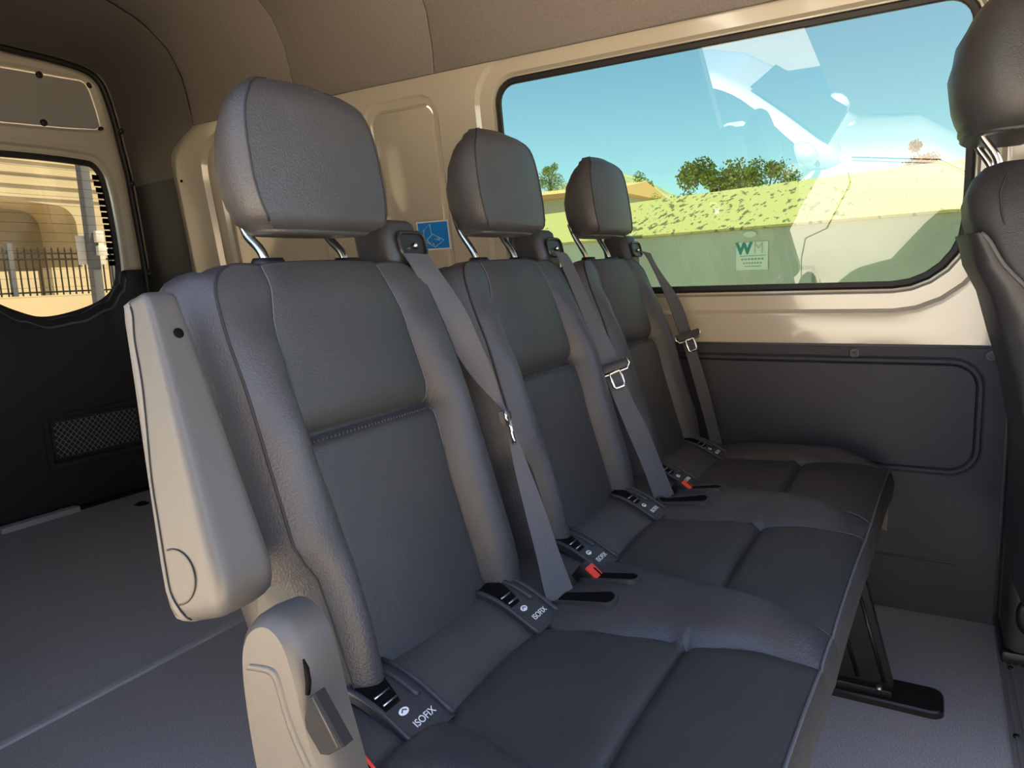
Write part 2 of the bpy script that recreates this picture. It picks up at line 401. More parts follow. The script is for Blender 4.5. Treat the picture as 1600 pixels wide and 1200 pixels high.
seal = struct(tube('trim_7', spline([(x + .006, y - .02, z - .004) for x, y, z in B], 6), .013, 'rubber', None, 8), 'black rubber seal around the rear door opening')

# rear door (left leaf)
YD = -3.16
def dr(x, z, d): return (x, YD + d, z)
DW = [tuple(p)[:2] for p in spline([Vector((a, b, 0)) for a, b in ((-1.905, 1.442), (-1.938, 1.33), (-1.952, 1.08), (-1.938, .945), (-1.865, .868), (-1.73, .822), (-1.60, .808), (-1.50, .842), (-1.40, .895), (-1.30, .935), (-1.25, 1.0), (-1.245, 1.35), (-1.29, 1.445), (-1.55, 1.462), (-1.82, 1.462))], 6, True)]
DW = DW[::-1] if sum(DW[i][0] * DW[(i + 1) % len(DW)][1] - DW[(i + 1) % len(DW)][0] * DW[i][1] for i in range(len(DW))) < 0 else DW
door = struct(empty('door_1', (-1.62, YD, 0.03)), 'cream rear door with window, grey upper panel and black lower trim')
dro = to_rect(DW, -2.12, -1.175, .72, 1.53)
rings('door_frame', [(DW, -.03), (offs(DW, .012), -.022), (offs(DW, .035), -.018), (offs(DW, .045), -.004), (offs(DW, .060), .0), (dro, .004)], dr, 'cream_paint', door)
UP = [(-1.252, 1.577), (-1.55, 1.580), (-1.80, 1.594), (-1.925, 1.606), (-1.946, 1.622), (-1.938, 1.68), (-1.918, 1.765), (-1.902, 1.795), (-1.88, 1.803), (-1.70, 1.797), (-1.45, 1.790), (-1.262, 1.786), (-1.245, 1.77), (-1.243, 1.60)]
UPd = []
for i, p in enumerate(UP):
    q = UP[(i + 1) % len(UP)]
    for k in range(4): UPd.append((p[0] + (q[0] - p[0]) * k / 4, p[1] + (q[1] - p[1]) * k / 4))
rings('door_frame', [(offs(UPd, -.012), -.022), (offs(UPd, .0), -.014), (offs(UPd, .008), .0), (offs(UPd, .016), .006), (to_rect(UPd, -2.12, -1.175, 1.525, 1.98), .004)], dr, 'cream_paint', door)
upn = rings('upper_panel', [(offs(UPd, -.004), -.014), (offs(UPd, -.008), -.010)], dr, 'panel_grey', door, cap='out')
for (px, py) in ((61, 117), (140, 133), (68, 192), (158, 203)):
    q = onY(px, py, YD - .008)
    loft('clip', [[(q.x + r * math.cos(a), q.y + d, q.z + r * math.sin(a)) for a in [k * math.pi / 8 for k in range(16)]] for r, d in ((.014, 0), (.013, .006), (.008, .010), (.004, .010))], 'plastic_black', upn)
ws = rings('window_seal', [(offs(DW, -.012), -.024), (offs(DW, -.010), -.016), (offs(DW, .006), -.012), (offs(DW, .014), -.020)], dr, 'rubber', door)
pane = rings('pane', [(offs(DW, .006), -.028), (offs(DW, .005), -.0281)], dr, 'glass_rear', door, cap='out', smooth=False)
for k in range(15):                              # heater wires in the rear glass
    z = .90 + k * .0375; x1 = -1.93 if z > 1 else -1.84
    box('heater_wire', (x1, YD - .0275, z), (-1.27, YD - .0265, z + .0011), 'bark', pane)
for k in range(15):                              # printed ladder along the glass edge
    z = 1.395 - k * .0265; x = lerp_tab([(1.0, -1.946), (1.15, -1.944), (1.3, -1.934), (1.40, -1.918)], z)
    box('frit_square', (x - .004, YD - .0272, z), (x + .030, YD - .026, z + .0215), 'void_black', pane)
# lower trim of the door
zlow = lambda x: lerp_tab([(-1.952, 1.0), (-1.938, .945), (-1.865, .868), (-1.73, .822), (-1.60, .808), (-1.50, .842), (-1.40, .895), (-1.30, .935), (-1.25, 1.0)], x)
xs = [-2.12, -2.0, -1.96] + [-1.952 + k * (.702 / 48) for k in range(49)] + [-1.22, -1.175]
top = [(x, (zlow(x) if -1.952 <= x <= -1.25 else 1.005)) for x in xs]
tr = loft('trim_panel', [[(x, YD + .0, z - .004) for x, z in top], [(x, YD + .030, z - (.040 if -1.955 < x < -1.25 else .002)) for x, z in top], [(x, YD + .036, z - (.050 if -1.955 < x < -1.25 else .012)) for x, z in top],
     [(x, YD + .040, min(z - .06, .60)) for x, z in top], [(x, YD + .052, .54) for x, z in top], [(x, YD + .052, .47) for x, z in top], [(x, YD + .046, .06) for x, z in top], [(x, YD + .02, -.03) for x, z in top]], 'door_trim', door, closed=False, caps=False)
loft('window_sill', [[(x, YD - .020, z + .002) for x, z in top if -1.952 <= x <= -1.25], [(x, YD + .032, z - .038) for x, z in top if -1.952 <= x <= -1.25]], 'sill_blue', door, closed=False, caps=False)
PK = rrect(-1.948, -1.512, .195, .420, .03)
pk = rings('door_pocket', [(offs(PK, .004), .048), (offs(PK, .0), .058), (offs(PK, -.018), .056), (offs(PK, -.030), .040), (offs(PK, -.034), .020)], dr, 'plastic_dark', door, cap='out')
nv, nf = [], []
def bar(p, q, w, y):
    p, q = Vector(p), Vector(q); t = (q - p).normalized(); s = Vector((-t.y, t.x)) * w; i = len(nv)
    for a in (p - s, p + s, q + s, q - s): nv.append((a.x, y, a.y))
    for a in (p - s, p + s, q + s, q - s): nv.append((a.x, y - .002, a.y))
    nf.extend([(i, i + 1, i + 2, i + 3), (i, i + 1, i + 5, i + 4), (i + 2, i + 3, i + 7, i + 6)])
x0, x1, z0, z1 = -1.91, -1.55, .235, .385
for k in range(-6, 16):
    for sgn in (1, -1):
        a = x0 + k * .024; pts = []
        pa, pb = (a, z0), (a + (z1 - z0) * .9, z1)
        if sgn < 0: pa, pb = (a, z1), (a + (z1 - z0) * .9, z0)
        # clip in x
        def clip(p, q):
            d = q[0] - p[0]; t0 = max(0, (x0 - p[0]) / d); t1 = min(1, (x1 - p[0]) / d)
            return None if t1 <= t0 else ((p[0] + d * t0, p[1] + (q[1] - p[1]) * t0), (p[0] + d * t1, p[1] + (q[1] - p[1]) * t1))
        s_ = clip(pa, pb)
        if s_: bar(s_[0], s_[1], .0012, YD + .052)
net = mesh('net', nv, nf, 'panel_grey', pk, False, recalc=False)
tube('net_cord', [(-1.918, YD + .055, .39), (-1.918, YD + .056, .232), (-1.72, YD + .060, .226), (-1.54, YD + .056, .232), (-1.54, YD + .055, .39)], .004, 'plastic_dark', pk, 6)
pl = onZ(30, 806, .012)
lp = box('latch_plate', (pl.x - .16, -3.10, .003), (pl.x + .14, -3.055, .026), 'strip', door, bevel=.004)
for k in range(3): tube('rivet', [(pl.x - .10 + k * .05, -3.085 + .01 * (k % 2), .026), (pl.x - .10 + k * .05, -3.085 + .01 * (k % 2), .031)], [.006, .004], 'alu', lp, 8)
# right leaf of the rear door, mirrored
door2 = struct(empty('door_2', (2 * XC + 1.62, YD, 0.03)), 'right leaf of the rear doors')
for ch in [o for o in door.children if o.name.split('.')[0] in ('door_frame', 'upper_panel', 'window_seal', 'pane', 'trim_panel', 'window_sill')]:
    c = ch.copy(); COL.objects.link(c); c.parent = door2; c.matrix_parent_inverse = WORLD_INV[door2.name]; c.scale = (-1, 1, 1); c.location = (2 * XC, 0, 0)
struct(box('trim_8', (-2.05, -3.14, 0.0), (-.30, -3.075, .012), 'plastic_black', bevel=.003), 'black sill under the rear doors')
# right side of the van (seen only mirrored in the window): wall with the open sliding door
def xr(z): return 2 * XC - xw(z) + .04
wr = struct(loft('wall_right', [[(xr(z), y, z) for z in (0, .7, 1.1, 1.56)] for y in (-3.12, -1.03)], 'cream_paint', closed=False, caps=False), 'cream right side wall with the sliding door open')
loft('lower_panel', [[(xr(z) - .015, y, z) for z in (0, .35, .70)] for y in (-3.12, -1.04)], 'trim_vinyl', wr, closed=False, caps=False)
box('door_jamb', (-.30, -1.08, 0), (-.22, -1.02, 1.80), 'cream_paint', wr, bevel=.01)
box('door_jamb', (-.36, .76, 0), (-.24, .86, 1.80), 'cream_paint', wr, bevel=.01)
loft('front_wall', [[(xr(z), y, z) for z in (0, .7, 1.1, 1.60)] for y in (.86, 1.15)], 'cream_paint', wr, closed=False, caps=False)
box('lower_panel', (-.32, 1.15, 0), (-.28, 1.9, 1.0), 'trim_vinyl', wr)
struct(box('wall_front', (-2.10, 1.70, -.05), (-.28, 1.9, 1.08), 'door_trim'), 'dashboard bulkhead ahead of the front seats')
lw = box('lower_skin', (-2.10, .9, .0), (-2.06, 1.9, .92), 'door_trim', wall)

# outer body skin
for k, nm in ((0, 'wall_left'), (1, 'wall_right')):
    g_ = (lambda x: x) if k == 0 else (lambda x: 2 * XC - x)
    loft('outer_skin', [[(g_(x), y, z) for x, z in ((-2.14, -.25), (-2.15, .72), (-2.05, 1.60), (-1.98, 1.76), (-1.90, 1.90), (-1.80, 1.97))] for y in (-3.26, -1.40 if k == 0 else -1.06)], 'cream_paint', wall if k == 0 else wr, closed=False, caps=False)
box('rear_header', (-2.1, -3.26, 1.88), (-.26, -3.17, 2.06), 'cream_paint', roof)

# blue safety sticker on the wall
sk = tag(empty('safety_sticker', wl(-1.46, 1.055, .006)), 'blue and white pictogram sticker on the cream wall', 'sticker')
def stk(u, v, d):                                # u 0..1 to the right, v 0..1 up
    y = -1.527 + .122 * u; z = 1.013 + .086 * v
    return (xw(z) + .0065 + d, y, z)
mesh('border', [stk(*c, d) for d in (0, .0006) for c in ((-.05, -.06), (1.05, -.06), (1.05, 1.06), (-.05, 1.06))], [(0, 1, 2, 3), (4, 5, 6, 7), (0, 1, 5, 4), (1, 2, 6, 5), (2, 3, 7, 6), (3, 0, 4, 7)], 'print_white', sk, False)
mesh('blue_field', [stk(*c, d) for d in (.0006, .0012) for c in ((0, 0), (1, 0), (1, 1), (0, 1))], [(0, 1, 2, 3), (4, 5, 6, 7), (0, 1, 5, 4), (1, 2, 6, 5), (2, 3, 7, 6), (3, 0, 4, 7)], 'sticker_blue', sk, False)
for ln in ([(.18, .70), (.42, .95), (.45, .52), (.20, .28), (.18, .70)], [(.20, .28), (.52, .05), (.84, .30), (.48, .55)], [(.28, .34), (.33, .22), (.40, .22)], [(.45, .20), (.50, .12)], [(.52, .36), (.70, .30), (.60, .40), (.72, .36)]):
    tube('pictogram_line', [stk(a, b, .0014) for a, b in ln], .0011, 'print_white', sk, 5)

# ================================================================ THE BENCH
CS = (-0.717, -1.211, -1.706)                   # seat centres
PITCH = 0.4945
bench = tag(empty('bench_seat', (-1.2, -0.40, 0.0)), 'three-seat dark leather bench with headrests and grey armrest', 'bench seat')
SN, CN = 0.2873, 0.9578
def BK(u, w, v, cx=CS[0]): return Vector((cx + u, -.545 - SN * v + CN * w, .45 + CN * v + SN * w))
VT, VC = .516, .2986                            # top and crease of the backrest
US = [(-.04, .120), (.02, .121), (.18, .119), (.30, .128), (.43, .121), (.50, .106), (.53, .104)]
def hw(v, right=False):
    h = lerp_tab([(-.03, .190), (.05, .204), (.19, .204), (.40, .198), (.53, .188)] if right else [(-.03, .172), (.10, .176), (.14, .178), (.19, .196), (.40, .196), (.53, .188)], v)
    r = .045; k = v - (VT - r)
    if k > 0: h = h - r + math.sqrt(max(0, r * r - k * k))
    return h
def wfront(u, v):
    us = lerp_tab(US, v); h = hw(v, u < 0); a = abs(u)
    if a <= us:
        w = .010 * (1 - (a / us) ** 2)
        d = v - VC
        w -= .013 * math.exp(-(d / .007) ** 2) + (.013 * math.exp(-(d / .020) ** 2) if d > 0 else .003 * math.exp(-(d / .03) ** 2))
        w += .006 * math.exp(-((v - .36) / .06) ** 2) * (1 - (a / us) ** 2)
        edge = (us - a) / .012
        if edge < 1: w -= .004 * (1 - edge) ** 2
    else:
        t = min(1, (a - us) / max(1e-4, h - us)); b = lerp_tab([(-.03, .020), (.08, .030), (.30, .030), (.40, .018), (.47, .004), (.53, .002)], v)
        w = b * math.sin(math.pi * (t ** .8)) ** .9 * 1.0 + (lerp_tab([(0, .012), (.35, .012), (.48, .002)], v)) * t - .004 * (1 - t)
    if v > VT - .05: w -= .010 * ((v - VT + .05) / .05) ** 2
    return w
vv = [-.03 + k * .022 for k in range(13)] + [.262, .272, .280, .286, .291, .295, VC, .302, .306, .311, .318, .328, .340, .355] + [.375 + k * .018 for k in range(6)] + [.478, .486, .494, .501, .507, .512, .515, VT]
vv = sorted(set(round(x, 5) for x in vv))
NB, NCc = 10, 20
def urow(v):
    us, h, h2 = lerp_tab(US, v), hw(v), hw(v, True); us = min(us, h - .004)
    r = [h - (h - us) * k / NB for k in range(NB)]; r2 = [h2 - (h2 - us) * k / NB for k in range(NB)]
    c = [us * math.cos(math.pi * k / NCc) * (1 if True else 1) for k in range(NCc + 1)]
    return r + c + [-x for x in r2[::-1]]
def sheet(name, rows, m, parent):
    n = len(rows[0]); vs_ = [p for r in rows for p in r]
    fs = [(i * n + j, i * n + j + 1, (i + 1) * n + j + 1, (i + 1) * n + j) for i in range(len(rows) - 1) for j in range(n - 1)]
    return mesh(name, vs_, fs, m, parent)
FR = [[(u, wfront(u, v), v) for u in urow(v)] for v in vv]
ic = vv.index(round(VC, 5)); P3 = lambda q: BK(*q)
# side/back shell, grown from the front outline
bnd = [r[0] for r in FR] + FR[-1][1:-1] + [r[-1] for r in FR[::-1]]
def bnormal(i):
    a, b = bnd[max(0, i - 1)], bnd[min(len(bnd) - 1, i + 1)]
    t = Vector((b[0] - a[0], b[2] - a[2])); t = t.normalized() if t.length > 0 else Vector((0, 1))
    return Vector((t.y, -t.x)) if False else Vector((t.y, -t.x))
nb = [bnormal(i) for i in range(len(bnd))]
if nb[3].x < 0: nb = [-x for x in nb]
secs = []
for d, w in ((0, None), (.004, -.004), (.012, -.012), (.022, -.026), (.030, -.045), (.034, -.065), (.032, -.085), (.022, -.105), (.004, -.118), (-.02, -.122)):
    row = []
    for i, (u, w0, v) in enumerate(bnd):
        k = .35 if nb[i].y > .7 else 1.0
        su = 1.0
        ww = w0 if w is None else w0 * max(0, 1 + w / .04) + w
        drop = 0 if w is None else max(0, -w - .02) * .25 * (1 if v > .4 else 0) * (abs(u) / .19)
        row.append(BK(u + nb[i].x * d * su, ww, v + nb[i].y * d * k - drop))
    secs.append(row)
back0 = loft('backrest', secs, 'leather', bench, closed=False, caps=False)
me = back0.data; bm = bmesh.new(); bm.from_mesh(me); bm.verts.ensure_lookup_table()
nlast = len(secs[-1])
backface = mesh('back_cover', secs[-1], [tuple(range(nlast))], 'plastic_dark', back0, False); bm.free()
sheet('upper_panel', [[P3(q) for q in r[NB:NB + NCc + 1]] for r in FR[ic:]], 'leather_insert', back0)
sheet('lower_panel', [[P3(q) for q in r[NB:NB + NCc + 1]] for r in FR[:ic + 1]], 'leather_insert', back0)
sheet('side_bolster', [[P3(q) for q in r[:NB + 1]] for r in FR], 'leather', back0)
sheet('side_bolster', [[P3(q) for q in r[-NB - 1:]] for r in FR], 'leather', back0)
tube('piping', [BK(u + nb[i].x * .001, w0 - .001, v + nb[i].y * .001) for i, (u, w0, v) in enumerate(bnd)], .0020, 'thread_dark', back0, 6)
for sg in (0, 1):
    j = NB if sg == 0 else NB + NCc
    tube('seam', [BK(r[j][0], r[j][1] + .0012, r[j][2]) for r in FR[12:]], .0011, 'piping', back0, 5)
rowc = FR[ic][NB:NB + NCc + 1]
for k in range(38):                              # stitches along the crease
    u = .118 - .236 * k / 37
    box('stitch', tuple(BK(u, wfront(u, VC - .006) + .0006, VC - .006) - Vector((.0006, .0006, .0024))), tuple(BK(u, wfront(u, VC - .006) + .0006, VC - .006) + Vector((.0006, .0010, .0024))), 'stitch', back0)
# headrest --------------------------------------------------------------
HZ0, HH = .985, .187
HA = [(0, .088), (.04, .103), (.12, .112), (.3, .117), (.55, .116), (.72, .112), (.84, .103), (.92, .090), (.97, .074), (1.0, .050)]
HD = [(0, .080), (.05, .095), (.2, .102), (.4, .102), (.6, .090), (.78, .070), (.9, .046), (.97, .028), (1, .016)]
def head_section(h, cx, y0, z0, sc=1.0):
    a = lerp_tab(HA, h) * sc; D = lerp_tab(HD, h) * sc; z = z0 + HH * sc * h
    yf = y0 - .15 * HH * sc * h - (.020 * sc * max(0, (h - .85) / .15) ** 2) - (.016 * sc * max(0, (.08 - h) / .08) ** 2)
    pts = []
    nF = 10
    for k in range(nF + 1):
        u = a - 2 * a * k / nF; pts.append(Vector((cx + u, yf + .010 * sc * (1 - (u / a) ** 2), z)))
    side = [(1.0, 0), (1.045, -.12), (1.06, -.30), (1.03, -.52), (.94, -.72), (.78, -.87), (.55, -.96), (.28, -1.0), (0, -1.01)]
    left = [Vector((cx + a * s, yf + D * d, z)) for s, d in side]
    right = [Vector((cx - a * s, yf + D * d, z)) for s, d in side]
    return pts, right[1:] + left[1:-1][::-1]
def headrest(parent, cx, y0, z0, sc=1.0, mf='leather', face=True):
    hs = [0, .015, .04, .08, .14, .22, .32, .42, .52, .62, .70, .77, .83, .88, .92, .95, .975, .99, 1.0]
    S = [head_section(h, cx, y0, z0, sc) for h in hs]
    nF = len(S[0][0])
    shell = [[s[0][-1]] + s[1] + [s[0][0]] for s in S]
    hd = loft('headrest', shell, 'leather', parent, closed=False, caps=False)
    top = S[-1][0] + S[-1][1]; bot = S[0][0] + S[0][1]
    fp = sheet('face_panel', [s[0] for s in S], mf, hd)
    mesh('top_panel', top, [tuple(range(len(top)))], 'leather', hd)
    cb = sum(bot, Vector()) / len(bot); inner = [cb + (p - cb) * .6 + Vector((0, 0, -.006)) for p in bot]
    loft('under_panel', [bot, [cb + (p - cb) * .9 + Vector((0, 0, -.005)) for p in bot], inner], 'leather', hd)
    for e in (0, -1):
        tube('seam', [s[0][e] + Vector((0, .0005, 0)) for s in S[2:]], .0014 * sc, 'thread_dark', hd, 6)
    return hd
def posts(hd, cx, ys, zs, top, sc=1.0, us=.0725):
    for sg in (1, -1):
        x = cx + sg * us * sc
        tube('headrest_post', spline([(x, ys[0], zs[0]), (x, ys[1], zs[1]), (x, ys[2], zs[2]), (x, ys[3], zs[3])], 6), .0062 * sc, 'chrome', hd, 12)
ZO = (0.0, .012, .018)
for i in range(3):
    hd = headrest(bench, CS[i], -.682, HZ0 + ZO[i])
    z = HZ0 + ZO[i]
    posts(hd, CS[i], (-.778, -.764, -.738, -.727), (z + .03, z - .002, .957, .92), z)
    for sg in (1, -1):
        x = CS[i] + sg * .0725
        loft('post_collar', [[(x + r * math.cos(a) * 1.5, -.729 + r * math.sin(a), zz) for a in [k * math.pi / 10 for k in range(20)]] for r, zz in ((.017, .925), (.017, .944), (.014, .951), (.008, .951))], 'plastic_black', hd)
# copies of the backrest for the other two seats
def copy_tree(o, parent, dx):
    c = o.copy(); COL.objects.link(c); c.parent = parent
    c.matrix_parent_inverse = o.matrix_parent_inverse.copy(); c.location = o.location + Vector((dx, 0, 0))
    for ch in list(o.children): copy_tree(ch, c, 0)
    return c
for i in (1, 2): copy_tree(back0, bench, CS[i] - CS[0])

# cushion ---------------------------------------------------------------
UI = [(-.56, .118), (-.455, .122), (-.27, .160), (-.16, .185), (-.09, .205)]
YR, YM, = -.455, -.264
def yfront(x): return -.112 - (x + .65) * .030
def zc(x, y):
    c = min(CS, key=lambda q: abs(x - q)); u = abs(x - c); ui = lerp_tab(UI, y)
    base = .428
    z = base
    if y < YR:
        t = min(1, (YR - y) / .095); z = base + .036 * math.sin(math.pi / 2 * t) - .004 * math.exp(-((y - YR) / .006) ** 2)
    ridge = lerp_tab([(-.56, .010), (-.46, .016), (-.38, .028), (-.2, .032), (-.15, .020), (-.10, .003)], y)
    if u > ui:
        t = min(1, (u - ui) / (PITCH / 2 - ui)); rz = ridge * math.sin(math.pi / 2 * min(1, t * 1.15)) ** .8
        if y < YR: z = base + .030 * math.sin(math.pi / 2 * min(1, (YR - y) / .095)) * (1 - .5 * t) + .008 * t
        else: z += rz
        if (x > CS[0] and u > .2) or (x < CS[2] and u > .2): z -= .020 * ((u - .2) / .05) ** 2
    else:
        k = u / ui
        if y >= YR:
            z += .008 * (1 - k * k) - .005 * math.exp(-((ui - u) / .007) ** 2)
            z -= .009 * math.exp(-((y - YM) / .006) ** 2) + .004 * math.exp(-((y - YM) / .02) ** 2)
            z -= .004 * math.exp(-((y - YR) / .008) ** 2)
    yf = yfront(x)
    if y > yf - .09: z -= .018 * ((y - yf + .09) / .09) ** 2.2
    return z
def ycol(t, x):                                   # t 0..1 rear to front
    return t
ys_rear = [-.565, -.545, -.525, -.505, -.487, -.472, -.462, YR]
ys_a = [-.449, -.440, -.42, -.39, -.35, -.32, -.295, -.282, -.275, -.270, -.267, YM]
ys_b = [-.261, -.258, -.253, -.246, -.235, -.22, -.205, -.19, -.175, -.16, -.145, -.13, -.12, -.112]
Ysall = ys_rear + ys_a + ys_b
def cols(y):
    ui = lerp_tab(UI, y); xs = []
    segs = []
    edge_l, edge_r = CS[0] + .243, CS[2] - .243
    marks = [edge_l]
    for c in CS: marks += [c + ui, c - ui]
    marks += [edge_r]
    out = []
    for i in range(len(marks) - 1):
        n = 12 if i % 2 else 14
        a, b = marks[i], marks[i + 1]
        out.append([a + (b - a) * (.5 - .5 * math.cos(math.pi * k / n)) if i % 2 else a + (b - a) * k / n for k in range(n + 1)])
    return out
def cpt(x, y):
    yf = yfront(x); Y = y
    if y > YM: Y = YM + (y - YM) / (-.112 - YM) * (yf - YM)
    return Vector((x, Y, zc(x, Y)))
G = [[[cpt(x, y) for x in seg] for seg in cols(y)] for y in Ysall]
iR, iM = Ysall.index(YR), Ysall.index(YM)
cv, cfaces = [], []
def addsheet(rows):
    n = len(rows[0]); b = len(cv); cv.extend(p for r in rows for p in r)
    for i in range(len(rows) - 1):
        for j in range(n - 1): cfaces.append((b + i * n + j, b + i * n + j + 1, b + (i + 1) * n + j + 1, b + (i + 1) * n + j))
for s in (0, 2, 4, 6): addsheet([g[s] for g in G])
for s in (1, 3, 5): addsheet([g[s] for g in G[:iR + 1]])
# front, left and right skirts
front = [p for s in range(7) for p in (G[-1][s] if s == 0 else G[-1][s][1:])]
def skirt(line, prof):
    rows = [line]
    for dn, out in prof: rows.append([p + Vector((out[0], out[1], 0)) + Vector((0, 0, dn)) for p in line])
    addsheet(rows)
skirt([g[0][0] for g in G], [(-.012, (.008, 0)), (-.04, (.012, 0)), (-.10, (.006, 0)), (-.15, (-.01, 0))])
skirt([g[6][-1] for g in G], [(-.012, (-.008, 0)), (-.04, (-.012, 0)), (-.10, (-.006, 0)), (-.15, (.01, 0))])
cush = mesh('seat_cushion', cv, cfaces, 'leather', bench)
rows = [front]
for dn, oy in ((-.006, .005), (-.03, .012), (-.07, .008), (-.11, -.008), (-.15, -.034), (-.175, -.065)):
    rows.append([p + Vector((0, oy, dn)) for p in front])
sheet('front_skirt', rows, 'leather_insert', cush)
for s in (1, 3, 5):
    sheet('rear_insert', [g[s] for g in G[iR:iM + 1]], 'leather_insert', cush)
    sheet('front_insert', [g[s] for g in G[iM:]], 'leather_insert', cush)
tube('piping', [p + Vector((0, .002, .0)) for p in front], .0022, 'piping', cush, 6)
for s in (1, 3, 5):
    for e in (0, -1): tube('seam', [g[s][e] + Vector((0, 0, .0012)) for g in G[-9:]], .0010, 'piping', cush, 5)
box('seat_frame', (-1.90, -.52, .27), (-.52, -.19, .40), 'steel_black', bench, bevel=.02)

# anchor guides at the base of each backrest -----------------------------
def roll(t, x, up):                               # t 0 front .. 1 rear along the roll
    y = YR - .095 * t; z = .428 + .036 * math.sin(math.pi / 2 * t)
    n = Vector((0, .036 * math.pi / 2 / .095 * math.cos(math.pi / 2 * t), 1)).normalized()
    return Vector((x, y, z)) + n * up
def guide(gx):
    ts = [-.06 + 1.06 * k / 10 for k in range(11)]
    g = loft('anchor_guide', [[roll(t, gx - .036, -.004), roll(t, gx - .036, .004), roll(t, gx - .030, .006), roll(t, gx + .030, .006), roll(t, gx + .036, .004), roll(t, gx + .036, -.004)] for t in ts], 'plastic_dark', bench, sharp=40)
    tk = [.42 + .58 * k / 8 for k in range(9)]
    loft('opening', [[roll(t, gx - .012 + .016 * max(0, 1 - (t - .42) / .4), .0066), roll(t, gx + .029, .0066)] for t in tk], 'void_black', g, closed=False, caps=False)
    for x, t1 in ((gx - .034, -.04), (gx - .018, .34), (gx + .033, -.04)):
        tube('rib', [roll(t1 + (1 - t1) * k / 8, x, .006) for k in range(9)], .0042, 'plastic_dark', g, 6)
    for tt in (.48, .60): tube('steel_bar', [roll(tt, gx + .002, .008), roll(tt, gx + .027, .009)], .0014, 'steel', g, 6)
    a, b = roll(.06, gx, .0064), roll(.34, gx, .0064)
    up = (b - a).normalized()
    text('anchor_lettering', 'ISOFIX', .0120, 'print_white', g, frame_at(roll(.13, gx - .002, .0068), (-1, 0, 0), up), .0002)
    # small disc emblem above the lettering
    c0 = roll(.31, gx + .012, .0070); xx = Vector((-1, 0, 0))
    ring = [c0 + xx * (.0075 * math.cos(a_)) + up * (.0045 * math.sin(a_)) for a_ in [k * math.pi / 8 for k in range(16)]]
    mesh('emblem', ring, [tuple(range(16))], 'print_white', g, False)
    tube('emblem_line', [c0 + xx * -.004 + up * -.001 + Vector((0, 0, .0006)), c0 + up * .002 + Vector((0, 0, .0006)), c0 + xx * .004 + up * -.001 + Vector((0, 0, .0006))], .0007, 'plastic_dark', g, 5)
for c in CS:
    guide(c + .148); guide(c - .122)

# seat belts --------------------------------------------------------------
def strap(name, edges, parent, m='webbing', sub=5):
    Lp = spline([onX(*e[0]) for e in edges], sub); Rp = spline([onX(*e[1]) for e in edges], sub); secs = []
    for i, (a, b) in enumerate(zip(Lp, Rp)):
        j = min(len(Lp) - 1, i + 1); k = max(0, i - 1)
        t = ((Lp[j] + Rp[j]) - (Lp[k] + Rp[k])).normalized(); wd = (b - a); n = t.cross(wd).normalized()
        if n.dot(CAM - a) < 0: n = -n
        n = n * .0011
        secs.append([a + n, a + wd * .5 + n * 1.6, b + n, b - n, a + wd * .5 - n, a - n])
    return loft(name, secs, m, parent, sharp=50)
def latch(parent, c, down, wd):
    down = Vector(down).normalized(); wd = Vector(wd); wd = (wd - down * wd.dot(down)).normalized(); n = down.cross(wd).normalized()
    if n.dot(CAM - Vector(c)) < 0: n = -n
    M = Matrix((wd, down, n)).transposed()
    P = lambda a, b, d: Vector(c) + M @ Vector((a, b, d))
    loft('latch_holder', [[P(a, b, d) for b, d in ((-.009, -.006), (-.010, .006), (-.004, .010), (.006, .009), (.010, .002), (.008, -.006))] for a in (-.031, -.027, .027, .031)], 'plastic_dark', parent, sharp=40)
    tube('latch_eye', [P(a, b, .004) for a, b in ((-.034, -.010), (-.036, .002), (-.028, .012), (.028, .012), (.036, .002), (.034, -.010))], .0026, 'chrome', parent, 6)
    tube('latch_tongue', [P(a, b, .006) for a, b in ((-.011, .010), (-.012, .022), (-.0115, .040), (-.008, .044), (.008, .044), (.0115, .040), (.012, .022), (.011, .010))], .0034, 'chrome', parent, 6, True)
b1 = strap('seat_belt', [((630, 396, -.880), (668, 398, -.935)), ((642, 414, -.885), (682, 418, -.940)), ((657, 443, -.900), (710, 457, -.955)), ((680, 490, -.915), (730, 490, -.960)), ((700, 530, -.930), (747, 527, -.962)), ((733, 583, -.945), (770, 580, -.964)), ((773, 628, -.958), (784, 626, -.966)), ((787, 648, -.962), (796, 648, -.968)), ((797, 697, -.955), (811, 690, -.966)), ((803, 730, -.945), (826, 730, -.962)), ((820, 800, -.93), (850, 793, -.955)), ((838, 870, -.91), (873, 862, -.945)), ((850, 925, -.885), (894, 918, -.930)), ((856, 940, -.876), (898, 937, -.92))], bench)
b2 = strap('seat_belt', [((862, 392, -1.375), (884, 396, -1.42)), ((872, 402, -1.385), (894, 411, -1.43)), ((905, 481, -1.40), (920, 466, -1.435)), ((935, 560, -1.41), (966, 560, -1.44)), ((953, 609, -1.41), (980, 606, -1.44)), ((979, 672, -1.41), (1011, 670, -1.445)), ((1003, 728, -1.405), (1034, 726, -1.445)), ((1020, 774, -1.395), (1054, 776, -1.44)), ((1026, 792, -1.39), (1058, 790, -1.43))], bench)
b3 = strap('seat_belt', [((1000, 392, -1.87), (1016, 396, -1.91)), ((1013, 406, -1.885), (1028, 419, -1.92)), ((1041, 466, -1.91), (1062, 470, -1.945)), ((1061, 521, -1.925), (1080, 520, -1.955)), ((1074, 560, -1.935), (1090, 554, -1.96)), ((1088, 610, -1.945), (1106, 606, -1.97)), ((1102, 660, -1.95), (1119, 658, -1.975)), ((1112, 703, -1.95), (1130, 701, -1.98))], bench)
latch(b2, (onX(954, 573, -1.425)) + Vector((.012, .010, 0)), onX(980, 640, -1.42) - onX(954, 573, -1.42), onX(972, 565, -1.43) - onX(934, 574, -1.41))
